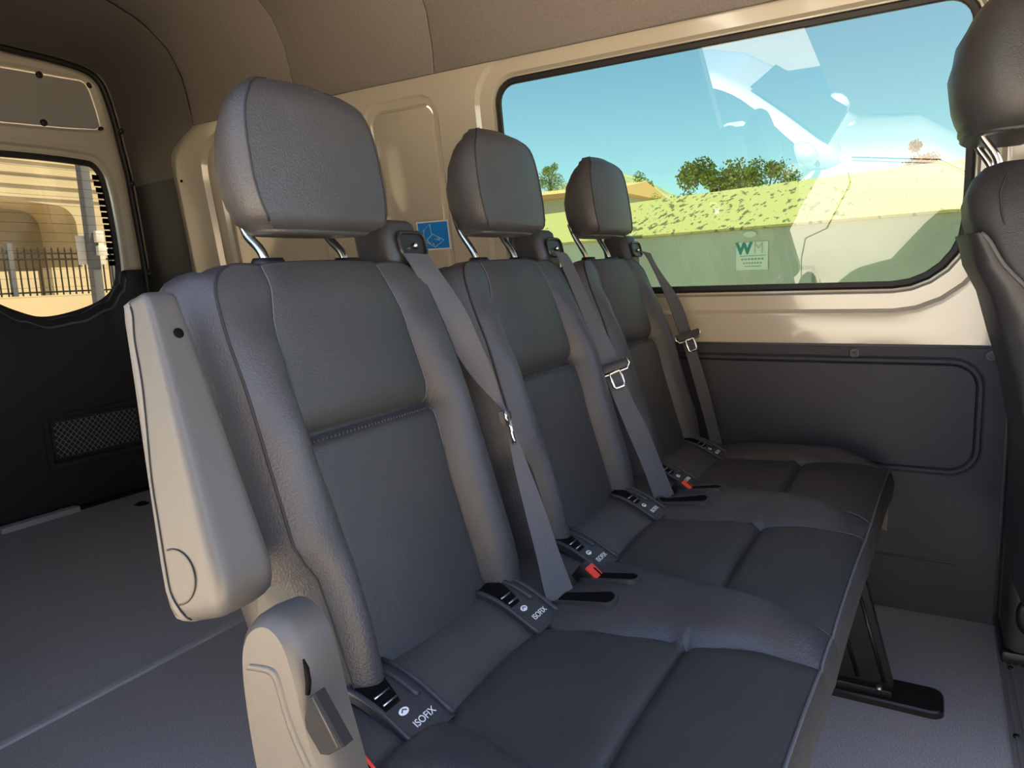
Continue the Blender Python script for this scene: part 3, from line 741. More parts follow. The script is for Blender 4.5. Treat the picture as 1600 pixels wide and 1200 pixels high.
latch(b3, (onX(1071, 524, -1.94)) + Vector((.010, .008, 0)), onX(1090, 580, -1.945) - onX(1071, 524, -1.94), onX(1084, 517, -1.955) - onX(1058, 526, -1.925))
q = onX(786, 650, -.962)
latch(b1, q + Vector((.002, .004, 0)), onX(798, 700, -.96) - q, Vector((q.x, q.y, .15)))
# belt outlets on top of each backrest
for i, c in enumerate(CS):
    gx = c - .188
    g = loft('belt_outlet', [[Vector((gx + a * k, -.745 + b * k - (.008 if zz > .97 else 0), zz)) for a, b in rrect(-.045, .045, -.040, .040, .022)] for zz, k in ((.90, 1.0), (.955, 1.0), (.985, .96), (1.002, .86), (1.008, .70))], 'plastic_dark', bench)
    sl = rrect(-.036, .024, -.017, .015, .009)
    rings('slot', [(offs(sl, .005), .0), (offs(sl, .003), .003), (sl, .002), (sl, -.001)], lambda a, b, d, gx=gx: (gx + a, -.705 + d + .0 - (b * .25), .972 + b), 'plastic_black', g, cap='out')
    tube('slot_pin', [(gx - .012, -.702, .966), (gx - .004, -.700, .970)], .004, 'chrome', g, 8)
# buckles with red buttons, in moulded pockets
def pocket(x, y, ln=.075, wd=.026):
    lp = rrect(-ln / 2, ln / 2, -wd / 2, wd / 2, wd * .48)
    f = lambda a, b, d: (x + b, y + a, zc(x + b, y + a) + d)
    o = rings('belt_pocket', [(offs(lp, .005), -.002), (offs(lp, .004), .006), (offs(lp, .0), .0068), (offs(lp, -.001), .004)], f, 'plastic_dark', cush)
    rings('pocket_floor', [(lp, .0054), (offs(lp, -.002), .0054)], f, 'void_black', cush, cap='out')
def buckle(x, y, z):
    R = Matrix.Rotation(math.radians(-38), 3, 'X'); k = 1.0
    b = box('buckle', (x - .013 * k, y - .030 * k, z - .012), (x + .013 * k, y + .020 * k, z + .014 * k), 'plastic_black', bench, bevel=.003, rot=R)
    o = Vector((x, y - .004, z + .001)) + R @ Vector((0, .002, .0125 * k)); e = Vector((.0115, .018, .0022)) * k
    box('red_button', tuple(o - e), tuple(o + e), 'red_plastic', b, bevel=.0012, rot=R)
    o2 = o + R @ Vector((0, .002, .0024 * k)) + Vector((-.005 * k, 0, 0)); e2 = Vector((.0018, .012, .0004)) * k
    box('button_groove', tuple(o2 - e2), tuple(o2 + e2), 'void_black', b, rot=R)
for i in range(2):
    mid = (CS[i] + CS[i + 1]) / 2
    pocket(mid + .062, -.425, .10); pocket(mid - .004, -.412, .095)
    buckle(mid - .004, -.436, .445)
qb = onZ(562, 1200, .452); buckle(qb.x, qb.y, .440)

mat('plastic_plate', (.135, .13, .125), .5)
# armrest folded up beside the first seat -----------------------------------
def arm_sec(t):
    ctr = Vector((-.452 + .020 * t, -.690 + .098 * t, .908 - .303 * t))
    w = .017 + .016 * min(1, t * 1.15); d = .023 + .024 * min(1, t * 1.1)
    return ctr, w, d
ash, acap = [], []
tsn = [-.012, 0, .015, .05, .12, .25, .4, .55, .7, .82, .90, .95, .985, 1.0, 1.012]
axis = Vector((0, .098, -.303)).normalized(); fwd = Vector((0, -axis.z, axis.y)).normalized()
if fwd.y < 0: fwd = -fwd
for t in tsn:
    ctr, w, d = arm_sec(t)
    k = 1.0
    if t < .05: k = lerp_tab([(-.012, .55), (0, .82), (.015, .93), (.05, 1)], t)
    if t > .88: k = lerp_tab([(.90, 1), (.95, .93), (.985, .80), (1.0, .66), (1.012, .45)], t)
    lp = rrect(-w, w, -d, d, (w * .35, w * .75, w * .75, w * .35), 5)
    lp = lp if len(lp) == 24 else lp
    ash.append([ctr + Vector((a * (1 if k > .8 else k + .15), 0, 0)) + fwd * (b * k if b > 0 else b * (.5 + k / 2)) for a, b in rrect(-w, w, -d, d, w * .30, 5)[:]])
n0 = min(len(s) for s in ash)
def resample(lp, n):
    P_ = lp + [lp[0]]; ds = [0]
    for a, b in zip(P_, P_[1:]): ds.append(ds[-1] + (b - a).length)
    out = []
    for k in range(n):
        s = ds[-1] * k / n; j = max(i for i in range(len(ds)) if ds[i] <= s + 1e-12); j = min(j, len(P_) - 2)
        f = (s - ds[j]) / max(1e-9, ds[j + 1] - ds[j]); out.append(P_[j] + (P_[j + 1] - P_[j]) * f)
    return out
ash = [resample(s, 40) for s in ash]
arm = loft('armrest', ash, 'plastic_grey', bench)
# outer cover plate along the rear edge of the armrest
def ab(t, p):
    ctr, w, d = arm_sec(t); q = p - ctr; return q.x / w, q.dot(fwd) / d
pl_rows = []
for i, t in enumerate(tsn):
    lim = lerp_tab([(0, -.15), (.3, -.35), (.6, -.62), (.75, -.66), (.9, -.55), (1.0, -.3)], t)
    ring = [p for p in ash[i]]; mid_k = max(range(40), key=lambda k: ab(t, ring[k])[0] - ab(t, ring[k])[1])
    run = []
    for k in range(mid_k - 12, mid_k + 14):
        A_, B_ = ab(t, ring[k % 40])
        if A_ > -.2 and B_ < lim: run.append(ring[k % 40])
    if len(run) < 2: run = [ring[mid_k], ring[(mid_k + 1) % 40]]
    ctr, w, d = arm_sec(t)
    cum = [0.0]
    for a_, b_ in zip(run, run[1:]): cum.append(cum[-1] + (b_ - a_).length)
    row = []
    for k in range(7):
        sK = cum[-1] * k / 6; j = min(max(q for q in range(len(cum)) if cum[q] <= sK + 1e-12), len(run) - 2)
        f_ = (sK - cum[j]) / max(1e-9, cum[j + 1] - cum[j]); p = run[j] + (run[j + 1] - run[j]) * f_
        row.append(p + (p - ctr).normalized() * .0009)
    pl_rows.append(row)
sheet('cover_plate', pl_rows, 'plastic_plate', arm)
endk = -1 if ab(.5, pl_rows[7][-1])[0] > ab(.5, pl_rows[7][0])[0] else 0
tube('cover_joint', spline([r[endk] for r in pl_rows[2:-1]], 3), .0009, 'plastic_black', arm, 5)
ctr, w, d = arm_sec(.86)
cp = []
for a_ in range(0, 13):
    an = math.radians(-95 + 190 * a_ / 12); dd = .034 * math.cos(an) - .020; tt = .86 + .085 * math.sin(an)
    c2, w2, d2 = arm_sec(tt); cp.append(c2 + Vector((w2 * 1.0 + .0006, 0, 0)) + fwd * (dd))
tube('pivot_joint', spline(cp, 3), .0009, 'plastic_black', arm, 5)
q = onX(270, 556, -.440); c2, w2, d2 = arm_sec(.14)
q = c2 + fwd * (d2 + .0005) + Vector((-.004, 0, 0))
tube('screw_hole', [q - fwd * .004, q + fwd * .0012], .0052, 'void_black', arm, 12)

# recliner cover and lever -----------------------------------------------------
RO = [(-.530, .616), (-.553, .596), (-.564, .556), (-.560, .470), (-.545, .390), (-.52, .32), (-.47, .30), (-.43, .33), (-.434, .40), (-.450, .47), (-.466, .53), (-.474, .57), (-.486, .602), (-.506, .618)]
RO = [tuple(p)[:2] for p in spline([Vector((a, b, 0)) for a, b in RO], 5, True)]
fx = lambda a, b, d: (-.413 + d, a, b)
rc = rings('recliner_cover', [(offs(RO, -.002), -.050), (offs(RO, .0), -.03), (offs(RO, -.001), -.016), (offs(RO, -.005), -.006), (offs(RO, -.011), -.0005), (offs(RO, -.018), .0)], fx, 'plastic_grey', bench, cap='out')
def pxr(pts, x): return [onX(px, py, x) for px, py in pts]
stp = spline(pxr([(388, 1041), (404, 1043), (424, 1049), (434, 1066), (446, 1110), (462, 1155), (482, 1200), (500, 1240)], -.412), 4)
loft('pressed_step', [[p + Vector((d, e * .8, e)) for d, e in ((-.003, .004), (-.0004, .0026), (.0012, .0006), (.0008, -.004), (-.003, -.008))] for p in stp], 'plastic_grey', rc, closed=False, caps=False)
LV = [(p.y, p.z) for p in pxr([(482, 1090), (474, 1122), (477, 1140), (500, 1180), (511, 1182), (536, 1169), (490, 1085)], -.408)]
lv = rings('recline_lever', [(LV, -.008), (LV, .003), (offs(LV, -.0015), .005)], fx, 'lever_dark', rc, cap='out', sharp=25)
tube('lever_ridge', pxr([(489, 1090), (528, 1168)], -.4078), .0009, 'plastic_grey', lv, 5)
tube('lever_slot', pxr([(474, 1030), (479, 1045), (482, 1066), (481, 1084)], -.4145), [.001, .0028, .0030, .0026], 'void_black', rc, 6)
# leather flap between backrest and cover
mesh('side_flap', [BK(.180, .004, .15), BK(.168, .012, .08), BK(.160, .010, .0), BK(.165, -.01, -.02), BK(.205, -.06, .0), BK(.222, -.06, .10), BK(.218, -.04, .155)], [(0, 1, 2, 3, 4, 5, 6)], 'plastic_grey', bench, False)
# floor legs -----------------------------------------------------------------
def leg(x, yf, yr):
    lg = loft('leg', [[Vector((x + dx, y, z)) for y, z in ((yf, .012), (yf + .006, .03), (yf - .058, .27), (yf - .18, .30), (yr - .05, .05), (yr - .04, .012))] for dx in (-.012, .012)], 'steel_black', bench, sharp=30)
    for dz in (0, 1):
        tube('stiffener', [(x + .013, yf - .012 - dz * .05, .04), (x + .013, yf - .062 - dz * .05, .22)], .004, 'steel_black', lg, 6)
    fp = rrect(x - .052, x + .046, yr - .02, yf + .098, (.01, .01, .025, .025))
    rings('foot', [(fp, .0), (fp, .012), (offs(fp, -.003), .016)], lambda a, b, d: (a, b, d + .0005), 'plastic_black', lg, cap='out')
    tube('bolt', [(x + .02, yf - .02, .030), (x + .034, yf - .02, .031)], .006, 'steel', lg, 8)
    box('rail', (x + .012, yr - .02, .016), (x + .034, yf + .004, .032), 'steel_black', lg, bevel=.003)
for x in (-1.598, -.80): leg(x, -.042, -.145)
for x in (-1.598, -.80): leg(x, -.42, -.52)

# ================================================================ FRONT SEAT (right edge of the view)
fs = tag(empty('front_seat', (-1.68, .40, 0.0)), 'dark front seat seen from behind at the right edge', 'car seat')
FXC = -1.68
prof = [(.36, .175, .20), (.50, .172, .20), (.62, .160, .19), (.72, .138, .185), (.82, .105, .18), (.92, .068, .175), (.985, .048, .165), (1.02, .044, .150), (1.05, .052, .130), (1.070, .070, .10), (1.076, .09, .06)]
secs = []
for z, yr, th in prof:
    hwid = lerp_tab([(.36, .235), (.9, .235), (1.02, .215), (1.06, .18), (1.076, .15)], z)
    lp = rrect(-hwid, hwid, 0, th, min(.045, th * .45), 5)
    secs.append(resample([Vector((FXC + a, yr + b, z)) for a, b in lp], 44))
loft('backrest', secs, 'leather_insert', fs)
tube('seam', [Vector((FXC + .222, yr + .045, z)) for z, yr, th in prof[4:9]], .0015, 'thread_dark', fs, 5)
hdf = headrest(fs, FXC, .165, 1.135, 1.38)
posts(hdf, FXC, (.062, .064, .092, .10), (1.17, 1.135, 1.085, 1.02), 0, 1.1)
# plastic back shell wrapping the rear edge
sh = []
for z, wrap in ((.30, .13), (.40, .13), (.50, .125), (.60, .115), (.70, .095), (.78, .070), (.85, .045), (.90, .028), (.94, .014), (.955, .008)):
    yr = lerp_tab([(p[0], p[1]) for p in prof], z); o_ = .012
    r_ = [(FXC + .243, yr + wrap), (FXC + .247, yr + wrap * .5), (FXC + .236, yr - o_ * .4), (FXC + .215, yr - o_), (FXC, yr - o_ - .012)]
    sh.append([Vector((x, y, z)) for x, y in r_] + [Vector((2 * FXC - x, y, z)) for x, y in r_[::-1][1:]])
loft('back_shell', sh, 'plastic_dark', fs, closed=False, caps=False)
tube('shell_edge', spline([r[0] for r in sh], 3), .004, 'plastic_grey', fs, 6)
box('seat_cushion', (FXC - .24, .20, .30), (FXC + .24, .70, .45), 'leather', fs, bevel=.05, seg=4)
bs = box('seat_base', (FXC - .20, .36, .0), (FXC + .20, .66, .31), 'plastic_dark', fs, bevel=.025, seg=3)

# ================================================================ OUTSIDE
GZ = -0.48
gr = struct(box('ground', (-120, -120, GZ - .1), (80, 80, GZ), 'asphalt'), 'sunlit pale asphalt lot around the van')

# dumpster beyond the side window ------------------------------------------------
bd = Vector((-.3587, -.9334, 0)); bn = Vector((.9334, -.3587, 0)); b0 = Vector((-5.0, .10, 0))
def BP(s, d, z): return b0 + bd * s + bn * d + Vector((0, 0, z))
bin_ = tag(empty('dumpster', tuple(BP(2.5, -.6, GZ))), 'pale waste container with a stained sloping lid outside the window', 'dumpster')
S0, S1, ZL, ZT = -1.6, 6.2, 1.165, 1.50
mesh('container', [BP(s, d, z) for s in (S0, S1) for d, z in ((0, GZ + .1), (0, ZL), (-1.6, ZT - .1), (-1.6, GZ + .1))], [(0, 1, 2, 3), (4, 5, 6, 7), (0, 1, 5, 4), (1, 2, 6, 5), (2, 3, 7, 6), (3, 0, 4, 7)], 'bin_side', bin_, False)
mesh('lid', [BP(s, d, z) for s in (S0 - .03, S1 + .03) for d, z in ((.03, ZL), (.03, ZL + .018), (-.42, ZT + .012), (-1.6, ZT + .03), (-1.6, ZT), (-.42, ZT - .02))], [(0, 1, 7, 6), (1, 2, 8, 7), (2, 3, 9, 8), (3, 4, 10, 9), (4, 5, 11, 10), (5, 0, 6, 11), (0, 1, 2, 5), (2, 3, 4, 5), (6, 7, 8, 11), (8, 9, 10, 11)], 'bin_lid', bin_, False)
for s in (S0 + .05, 0.9, 3.4, S1 - .05):
    mesh('rib', [BP(s + a, d, z) for a in (-.04, .04) for d, z in ((.0, GZ + .12), (.035, GZ + .12), (.035, ZL - .30), (.0, ZL - .28))], [(0, 1, 2, 3), (4, 5, 6, 7), (0, 1, 5, 4), (1, 2, 6, 5), (2, 3, 7, 6), (3, 0, 4, 7)], 'bin_side', bin_, False)
for s in (S0 + .5, S1 - .5):
    for d in (-.2, -1.4):
        tube('caster', [BP(s - .03, d, GZ + .07), BP(s + .03, d, GZ + .07)], .07, 'tyre', bin_, 14)
# its notice: green W, faded M and a few unreadable small lines
def hit_bin(px, py, d=.0):
    r = ray(px, py); p0 = BP(0, d, 0); t = (p0 - CAM).dot(bn) / r.dot(bn); return CAM + r * t
c0 = hit_bin(1175, 400, .004)
sg = tag(empty('container_notice', tuple(c0)), 'small pale notice with a green W on the container side', 'sign')
right = -bd; upv = Vector((0, 0, 1))
def NP(a, b, d): return c0 + right * a + upv * b + bn * d
def plate(name, a0, a1, b0_, b1, d0, d1, m, parent):
    return mesh(name, [NP(a, b, d) for d in (d0, d1) for a, b in ((a0, b0_), (a1, b0_), (a1, b1), (a0, b1))], [(0, 1, 2, 3), (4, 5, 6, 7), (0, 1, 5, 4), (1, 2, 6, 5), (2, 3, 7, 6), (3, 0, 4, 7)], m, parent, False)
plate('board', -.13, .13, -.10, .10, -.002, .003, 'w_faded', sg)
text('logo_letter', 'W', .115, 'w_green', sg, frame_at(NP(-.065, .052, .004), right, upv) @ Matrix.Diagonal((1.05, .95, 1, 1)), .0008, .006)
text('logo_letter', 'M', .110, 'bin_side', sg, frame_at(NP(.055, .052, .004), right, upv), .0008)
for b, a0, a1, h in ((.002, -.10, .11, .005), (-.022, -.09, .10, .012), (-.050, -.075, .085, .011), (-.074, -.06, .075, .006)):
    n_ = 7 if h > .008 else 1
    for k in range(n_):
        w_ = (a1 - a0) / n_
        plate('print_line', a0 + k * w_ + (.003 if n_ > 1 else 0), a0 + (k + 1) * w_ - (.004 if n_ > 1 else 0), b - h / 2, b + h / 2, .003, .004, 'print_grey', sg)
c1 = hit_bin(1172, 366, .004)
ov = [c1 + right * (.055 * math.cos(a)) + upv * (.022 * math.sin(a)) for a in [k * math.pi / 10 for k in range(20)]]
sk2 = loft('oval_sticker', [[p for p in ov], [p + bn * .003 for p in ov]], 'w_faded', None, sharp=30)
tag(sk2, 'small pale oval sticker just above the green W notice', 'sticker')

# trees, hill, low buildings beyond -------------------------------------------------
def tree(name, label, px, py0, py1, X, wpx, leaf, n, seed, group, leaf2=None):
    rnd = random.Random(seed)
    top_ = onX(px, py1, X); bot = onX(px, py0, X); wid = abs(onX(px + wpx / 2, py0, X).y - onX(px - wpx / 2, py0, X).y)
    t = tag(empty(name, (X, bot.y, GZ)), label, 'tree', group)
    h = top_.z - bot.z; blobs = []
    for k in range(9):
        blobs.append((Vector((X + rnd.uniform(-.3, .3) * wid, bot.y + rnd.uniform(-.40, .40) * wid, bot.z + h * rnd.uniform(-.1, .78))), wid * rnd.uniform(.13, .24)))
    for tgt, m, nn in (('foliage', leaf, n), ('foliage', leaf2 or leaf, n // 2 if leaf2 else 0)):
        if not nn: continue
        v, f = [], []
        for k in range(nn):
            c, r = rnd.choice(blobs); d = Vector((rnd.gauss(0, 1), rnd.gauss(0, 1), rnd.gauss(0, 1))).normalized() * r * rnd.random() ** .4
            p = c + d * 1.0; p.z += abs(rnd.gauss(0, .12)) * r; s = wid * rnd.uniform(.012, .030)
            a = Vector((rnd.gauss(0, 1), rnd.gauss(0, 1), rnd.gauss(0, 1))).normalized(); b = a.orthogonal().normalized() * rnd.uniform(.6, 1)
            i = len(v); v.extend((p + a * s, p + b * s, p - a * s, p - b * s)); f.append((i, i + 1, i + 2, i + 3))
        o = mesh(tgt, v, f, m, t, False, recalc=False); o['kind'] = 'stuff'
    tk = tube('trunk', spline([(X, bot.y, GZ), (X + .05 * wid, bot.y + .03 * wid, (GZ + bot.z) / 2), (X, bot.y, bot.z + h * .3)], 4), [wid * .035] * 9, 'bark', t, 8)
    for c, r in blobs[:5]:
        tube('branch', [(X, bot.y, bot.z), tuple((c + Vector((X, bot.y, bot.z))) / 2 + Vector((0, 0, .05 * wid))), tuple(c)], [wid * .02, wid * .012, wid * .005], 'bark', t, 5)
    return t
G_ = 'trees beyond the container'
tree('tree', 'olive bushy tree standing alone in the middle of the side window', 1118, 315, 246, -24, 110, 'leaf_olive', 2600, 3, G_, 'leaf_green')
tree('tree', 'darker olive tree touching the middle tree on its right', 1200, 312, 250, -30, 95, 'leaf_olive', 2200, 5, G_, 'leaf_green')
tree('tree', 'rust-red tree near the right end of the side window', 1443, 272, 212, -20, 75, 'leaf_rust', 2200, 8, G_, 'leaf_olive')
tree('tree', 'small green tree between the second and third headrests', 860, 292, 246, -26, 45, 'leaf_green', 1500, 9, G_, 'leaf_olive')
tree('tree', 'pale green tree just right of the third headrest', 996, 325, 262, -26, 55, 'leaf_green', 1600, 11, G_, 'leaf_olive')
for k, (px, w_, sd) in enumerate(((1040, 50, 21), (1090, 45, 22), (1240, 60, 23))):
    t = tree('shrub', ('low yellow-green shrub left of the middle trees', 'low bright shrub at the foot of the middle trees', 'low shrub right of the middle trees')[k], px, 330, 306, (-13, -15.5, -17)[k], w_, 'leaf_green', 900, sd, 'shrubs behind the container'); t['category'] = 'shrub'
# hill
hv, hf = [], []
NX_, NY_ = 18, 40
for i in range(NX_ + 1):
    for j in range(NY_ + 1):
        x = -60 - i * 4; y = -85 + j * 2.6
        pk_ = 13.5 * math.exp(-((y + 37) / 15) ** 2) * math.sin(math.pi * min(1, i / NX_ * 1.2)) if i else 0
        hv.append((x, y, GZ + pk_ + .4 * math.sin(x * .3 + y * .23)))
for i in range(NX_):
    for j in range(NY_): hf.append((i * (NY_ + 1) + j, i * (NY_ + 1) + j + 1, (i + 1) * (NY_ + 1) + j + 1, (i + 1) * (NY_ + 1) + j))
tag(mesh('hill', hv, hf, 'hill_grass'), 'dry grassy hill behind the trees', 'hill')
# low building beyond, seen between the headrests
p0, p1 = onX(838, 292, -18), onX(962, 316, -18)
lb = tag(empty('low_building', (-19, (p0.y + p1.y) / 2, GZ)), 'low building with an orange roof seen behind the headrests', 'building')
z0_, z1_ = onX(900, 334, -18).z, onX(900, 309, -18).z
box('wall', (-21, p0.y - 4, GZ), (-18, p1.y, z1_), 'bldg_grey', lb)
box('window_band', (-18.03, p0.y - 4, GZ + 1.3), (-17.99, p1.y - 3.0, GZ + 2.1), 'window_dark', lb)
mesh('roof', [(x, y, z) for y in (p0.y - 4.3, p1.y + .3) for x, z in ((-17.7, z1_), (-17.7, z1_ + .12), (-19.5, z1_ + .42), (-21.3, z1_ + .1), (-21.3, z1_))], [(0, 1, 6, 5), (1, 2, 7, 6), (2, 3, 8, 7), (3, 4, 9, 8), (4, 0, 5, 9), (0, 1, 2, 3, 4), (5, 6, 7, 8, 9)], 'bldg_roof', lb, False)

# behind the rear door: warehouse, fence, post ------------------------------------------
YB = -22.0
wb = tag(empty('warehouse', (-11, YB, GZ)), 'beige warehouse with an arched recess behind the rear window', 'building')
def by(px, py, y=YB): return onY(px, py, y)
zl = by(60, 318).z; ze = by(0, 60).z + 3
# set-back wall
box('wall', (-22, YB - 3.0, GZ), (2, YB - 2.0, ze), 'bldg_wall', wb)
# front fascia with a rounded corner, and the pier at its right
xr_ = by(150, 330).x; xa = by(85, 330).x
arch = [Vector((4, 0, ze)), Vector((4, 0, by(-60, 306).z)), Vector((by(0, 309).x, 0, by(0, 309).z)), Vector((xa, 0, by(85, 320).z))]
cz = by(85, 320).z
for k in range(1, 9):
    a_ = math.pi / 2 * k / 8; ex, ez = (xa - by(118, 340).x), (cz - by(118, 352).z)
    arch.append(Vector((xa - ex * math.sin(a_), 0, cz - ez * (1 - math.cos(a_)))))
arch += [Vector((by(124, 380).x, 0, by(124, 380).z)), Vector((by(124, 380).x, 0, GZ)), Vector((-22, 0, GZ)), Vector((-22, 0, ze))]
mesh('fascia', [(p.x, YB + d, p.z) for d in (0, -2.2) for p in arch], [tuple(range(len(arch))), tuple(range(len(arch), 2 * len(arch)))] + [(i, (i + 1) % len(arch), (i + 1) % len(arch) + len(arch), i + len(arch)) for i in range(len(arch))], 'bldg_cream', wb, False)
for k in range(16):
    z = zl + .15 + k * .33
    box('siding_joint', (-22, YB + .0, z), (4, YB + .035, z + .05), 'bldg_cream', wb)
for (px) in (68, 88):
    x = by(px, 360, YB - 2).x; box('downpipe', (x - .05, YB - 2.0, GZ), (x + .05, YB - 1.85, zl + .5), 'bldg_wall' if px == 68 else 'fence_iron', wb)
lwz = by(90, 418, -18).z
box('low_wall', (by(185, 430, -18).x - 8, -18.4, GZ), (by(82, 430, -18).x, -18, lwz), 'bldg_cream', None)
o = bpy.data.objects['low_wall']; tag(o, 'cream block wall behind the fence, right of the recess', 'wall')
o = box('low_wall', (by(60, 430, -17).x, -17.3, GZ), (2, -17, by(30, 424, -17).z), 'bldg_cream'); tag(o, 'cream block wall behind the fence, at the window\'s left side', 'wall')
# iron fence
YF = -13.5
fe = tag(empty('iron_fence', (-7, YF, GZ)), 'black iron picket fence behind the rear window', 'fence')
zt, zr1, zr2, zb = by(60, 386, YF).z, by(60, 396, YF).z, by(60, 405, YF).z, by(60, 457, YF).z
xa, xb = by(215, 420, YF).x, by(-45, 420, YF).x
k = 0; x = xa
pick = None
while x < xb:
    if pick is None:
        pick = loft('picket', [[Vector((x + a, YF + b, z)) for a, b in ((-r, -r), (r, -r), (r, r), (-r, r))] for r, z in ((.010, GZ), (.010, zt - .03), (.002, zt))], 'fence_iron', fe, smooth=False); px0 = x
    else:
        c = pick.copy(); COL.objects.link(c); c.parent = fe; c.matrix_parent_inverse = pick.matrix_parent_inverse.copy(); c.location = (x - px0, 0, 0)
    x += .112
for z in (zr1, zr2, zb): box('rail', (xa, YF - .015, z - .015), (xb, YF + .015, z + .015), 'fence_iron', fe)
for px in (18, 178): 
    x = by(px, 420, YF).x; box('post', (x - .04, YF - .04, GZ), (x + .04, YF + .04, zt + .06), 'pole_grey', fe)
kb = box('kerb', (xa, YF + .3, GZ), (xb, YF + .6, by(60, 462, YF).z), 'bldg_cream'); tag(kb, 'pale concrete kerb wall at the foot of the iron fence', 'kerb')
# lamp post with signs
YP = -9.0
q0, q1 = onY(128, 262, YP), onY(155, 470, YP)
lp_ = tag(empty('sign_post', (q1.x, YP, GZ)), 'grey steel post carrying white sign plates seen through rear window', 'post')
xm = (q0.x + q1.x) / 2
box('pole', (xm - .055, YP - .055, GZ), (xm + .055, YP + .055, 4.2), 'pole_grey', lp_, bevel=.01)
c_ = onY(147, 390, YP)
box('sign_plate', (c_.x - .17, YP - .075, c_.z - .18), (c_.x + .17, YP - .06, c_.z + .17), 'sign_white', lp_, bevel=.004)
c_ = onY(148, 372, YP); box('meter_box', (c_.x - .05, YP + .055, c_.z - .06), (c_.x + .05, YP + .12, c_.z + .08), 'sign_white', lp_, bevel=.01)
c_ = onY(153, 392, YP); box('meter_box', (c_.x - .06, YP + .055, c_.z - .06), (c_.x + .06, YP + .12, c_.z + .06), 'sign_white', lp_, bevel=.01)

mat('rim_silver', (.75, .75, .76), .35)
# white car parked beside the open sliding door (it shows mirrored in the window) ------------
CX, CY = 1.66 + .92, 0.0
DZ = -.30                                        # heights below are drawn for a taller body
car = tag(empty('white_car', (CX, -1.5, GZ)), 'white car parked beside the van, mirrored in the side window', 'car')
def bsec(y, zt_, zb_, h):
    L_ = [(h - .04, zb_), (h - .01, zb_ + .10), (h, .10), (h - .005, min(.30, zt_ - .12)), (h - .03, zt_ - .05), (h - .12, zt_ + .005), (h * .5, zt_ + .035), (0, zt_ + .045)]
    return [Vector((CX - a, y, z)) for a, z in L_] + [Vector((CX + a, y, z)) for a, z in L_[::-1][1:]]
bod = [(.62, .10, -.18, .60), (.58, .26, -.28, .76), (.48, .40, -.30, .86), (.30, .48, -.30, .90), (.05, .54, -.29, .915), (-.35, .58, -.28, .92), (-.90, .61, -.28, .92), (-1.8, .61, -.28, .92), (-2.8, .61, -.28, .92), (-3.6, .59, -.27, .90), (-3.85, .45, -.18, .84), (-3.92, .25, -.1, .78)]
body = loft('body', [bsec(*b) for b in bod], 'car_white', car)
gh = []
for z, ya, yb, h in ((.58, -3.72, -.80, .88), (.70, -3.68, -1.00, .855), (.85, -3.62, -1.19, .82), (1.0, -3.55, -1.40, .77), (1.10, -3.47, -1.58, .73), (1.155, -3.36, -1.82, .68), (1.18, -3.2, -2.1, .60)):
    gh.append(resample([Vector((CX + a, b, z)) for a, b in rrect(-h, h, ya, yb, .16, 6)], 60))
cabin = loft('cabin', gh, 'car_white', car)
def swin(pts, name, off=.006):
    def hx(z): return lerp_tab([(.58, .88), (.70, .855), (.85, .82), (1.0, .77), (1.10, .73)], z)
    for sgn in (-1, 1):
        lp = [Vector((a, b + DZ, 0)) for a, b in pts]; lp = [tuple(p)[:2] for p in spline(lp, 4, True)]
        rings(name, [(lp, 0), (offs(lp, -.012), .004)], lambda a, b, d: (CX + sgn * (hx(b) + off + d), a, b), 'glass_pane_dark', cabin, cap='out')
mat('glass_pane_dark', (0.02, 0.025, 0.028), .05, spec=.8)
swin([(-1.08, .93), (-1.18, 1.06), (-1.42, 1.27), (-1.64, 1.355), (-1.95, 1.365), (-1.97, 1.1), (-1.97, .93), (-1.5, .92)], 'side_window')
swin([(-2.05, .93), (-2.05, 1.1), (-2.05, 1.365), (-2.4, 1.37), (-2.85, 1.35), (-2.92, 1.1), (-2.92, .93), (-2.5, .92)], 'side_window')
mesh('windshield', [(CX + a, y, z + DZ) for y, z, h in ((-.96, .98, .70), (-1.178, 1.15, .65), (-1.388, 1.30, .59)) for a in (-h, -h * .5, 0, h * .5, h)] , [(i * 5 + j, i * 5 + j + 1, i * 5 + j + 6, i * 5 + j + 5) for i in range(2) for j in range(4)], 'glass_pane_dark', cabin).location = (0, .014, .008)
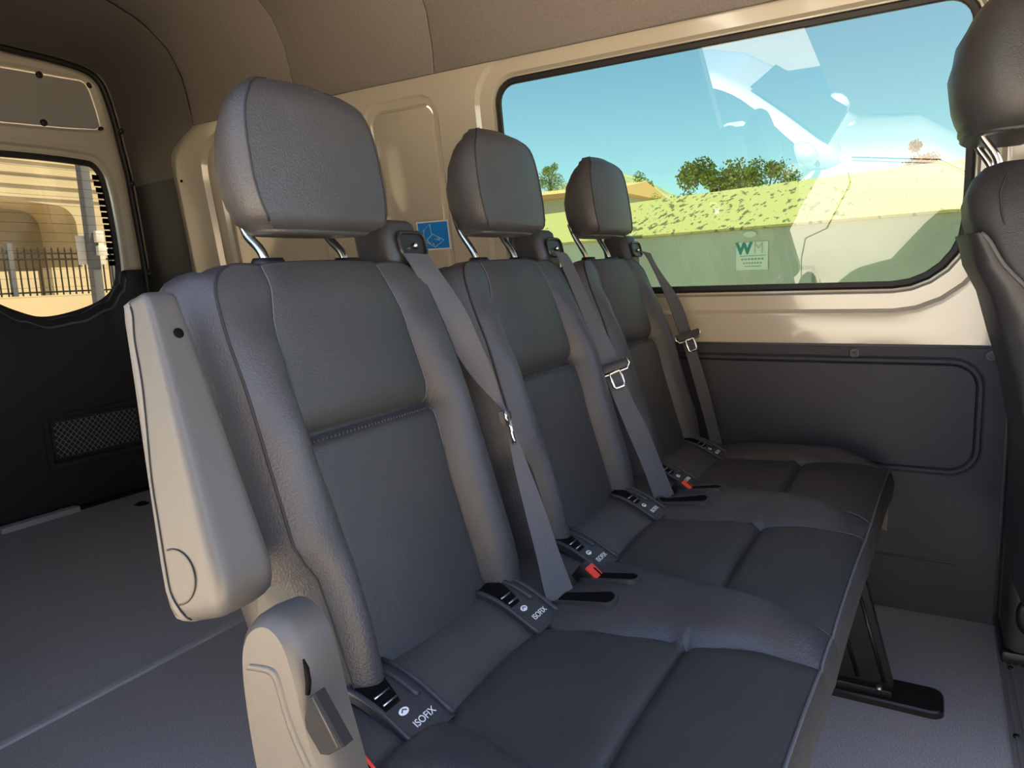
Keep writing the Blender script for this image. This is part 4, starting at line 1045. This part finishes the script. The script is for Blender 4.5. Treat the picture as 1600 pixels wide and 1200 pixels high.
for sgn in (-1, 1):
    x = CX + sgn * (.92 + .12)
    mm = loft('mirror', [[Vector((x + .085 * k * math.cos(a) * 1.2, -1.04 + dy, .985 + DZ + .065 * k * math.sin(a))) for a in [j * math.pi / 8 for j in range(16)]] for dy, k in ((-.06, .75), (-.055, .95), (-.02, 1.0), (.03, .85), (.06, .5), (.07, .2))], 'car_white', car)
    tube('mirror_arm', [(CX + sgn * .90, -1.02, .61), (x - sgn * .04, -1.03, .65)], .02, 'plastic_black', car, 8)
    tube('door_seam', [(CX + sgn * .9215, -.86, z) for z in (-.25, -.1, .1)] + [(CX + sgn * .917, -.86, .30), (CX + sgn * .895, -.84, .55)], .004, 'void_black', car, 5)
    tube('hood_seam', [(CX + sgn * .83, -.80, .615), (CX + sgn * .86, -.35, .575), (CX + sgn * .85, .2, .52)], .004, 'void_black', car, 5)
    tube('door_seam', [(CX + sgn * .9215, -2.0, z) for z in (-.25, -.1, .1)] + [(CX + sgn * .917, -2.0, .30), (CX + sgn * .895, -2.0, .57)], .004, 'void_black', car, 5)
    tube('door_handle', [(CX + sgn * .935, -1.62, .42), (CX + sgn * .94, -1.75, .42), (CX + sgn * .935, -1.86, .42)], .014, 'chrome', car, 6)
    for yw in (-.30, -2.92):
        zc_ = GZ + .365; xw_ = CX + sgn * .82
        tube('wheel_arch', [(CX + sgn * .915, yw + .43 * math.cos(a), zc_ + .43 * math.sin(a)) for a in [-.3 + (math.pi + .6) * j / 20 for j in range(21)]], .022, 'plastic_black', car, 6)
        loft('arch_well', [[Vector((CX + sgn * (.924), yw + .415 * math.cos(a), zc_ + .415 * math.sin(a))) for a in [j * math.pi / 12 for j in range(24)]], [Vector((CX + sgn * (.900), yw + .415 * math.cos(a), zc_ + .415 * math.sin(a))) for a in [j * math.pi / 12 for j in range(24)]]], 'void_black', car)
        wh = loft('wheel', [[Vector((CX + sgn * (.93 - .0) + sgn * dx, yw + r * math.cos(a), zc_ + r * math.sin(a))) for a in [j * math.pi / 16 for j in range(32)]] for dx, r in ((-.20, .30), (-.20, .345), (-.17, .36), (-.03, .36), (.0, .34), (.005, .27))], 'tyre', car)
        tube('rim', [(CX + sgn * .932, yw + .262 * math.cos(a), zc_ + .262 * math.sin(a)) for a in [j * math.pi / 16 for j in range(32)]], .018, 'rim_silver', wh, 6, True)
        for j in range(10):
            a = 2 * math.pi * j / 10
            tube('spoke', [(CX + sgn * .938, yw + .05 * math.cos(a), zc_ + .05 * math.sin(a)), (CX + sgn * .932, yw + .26 * math.cos(a + .08), zc_ + .26 * math.sin(a + .08))], [.024, .018], 'rim_silver', wh, 5)

# added brown block beyond the car, unseen; darkens the side window's reflection
ab_ = tag(empty('added_brown_block', (12, 8, GZ)), 'added unseen brown block beyond the white car, darkening the window reflection', 'building')
mat('added_block_brown', (.10, .085, .07), .9)
box('wall', (11, -2.2, GZ), (16, 22, 7.5), 'added_block_brown', ab_)
for k in range(5):
    box('window', (10.97, .5 + k * 4, 1.2), (11.02, 2.9 + k * 4, 2.8), 'window_dark', ab_)
box('roof', (10.7, -2.5, 7.5), (16.3, 22.3, 7.8), 'bldg_grey', ab_)
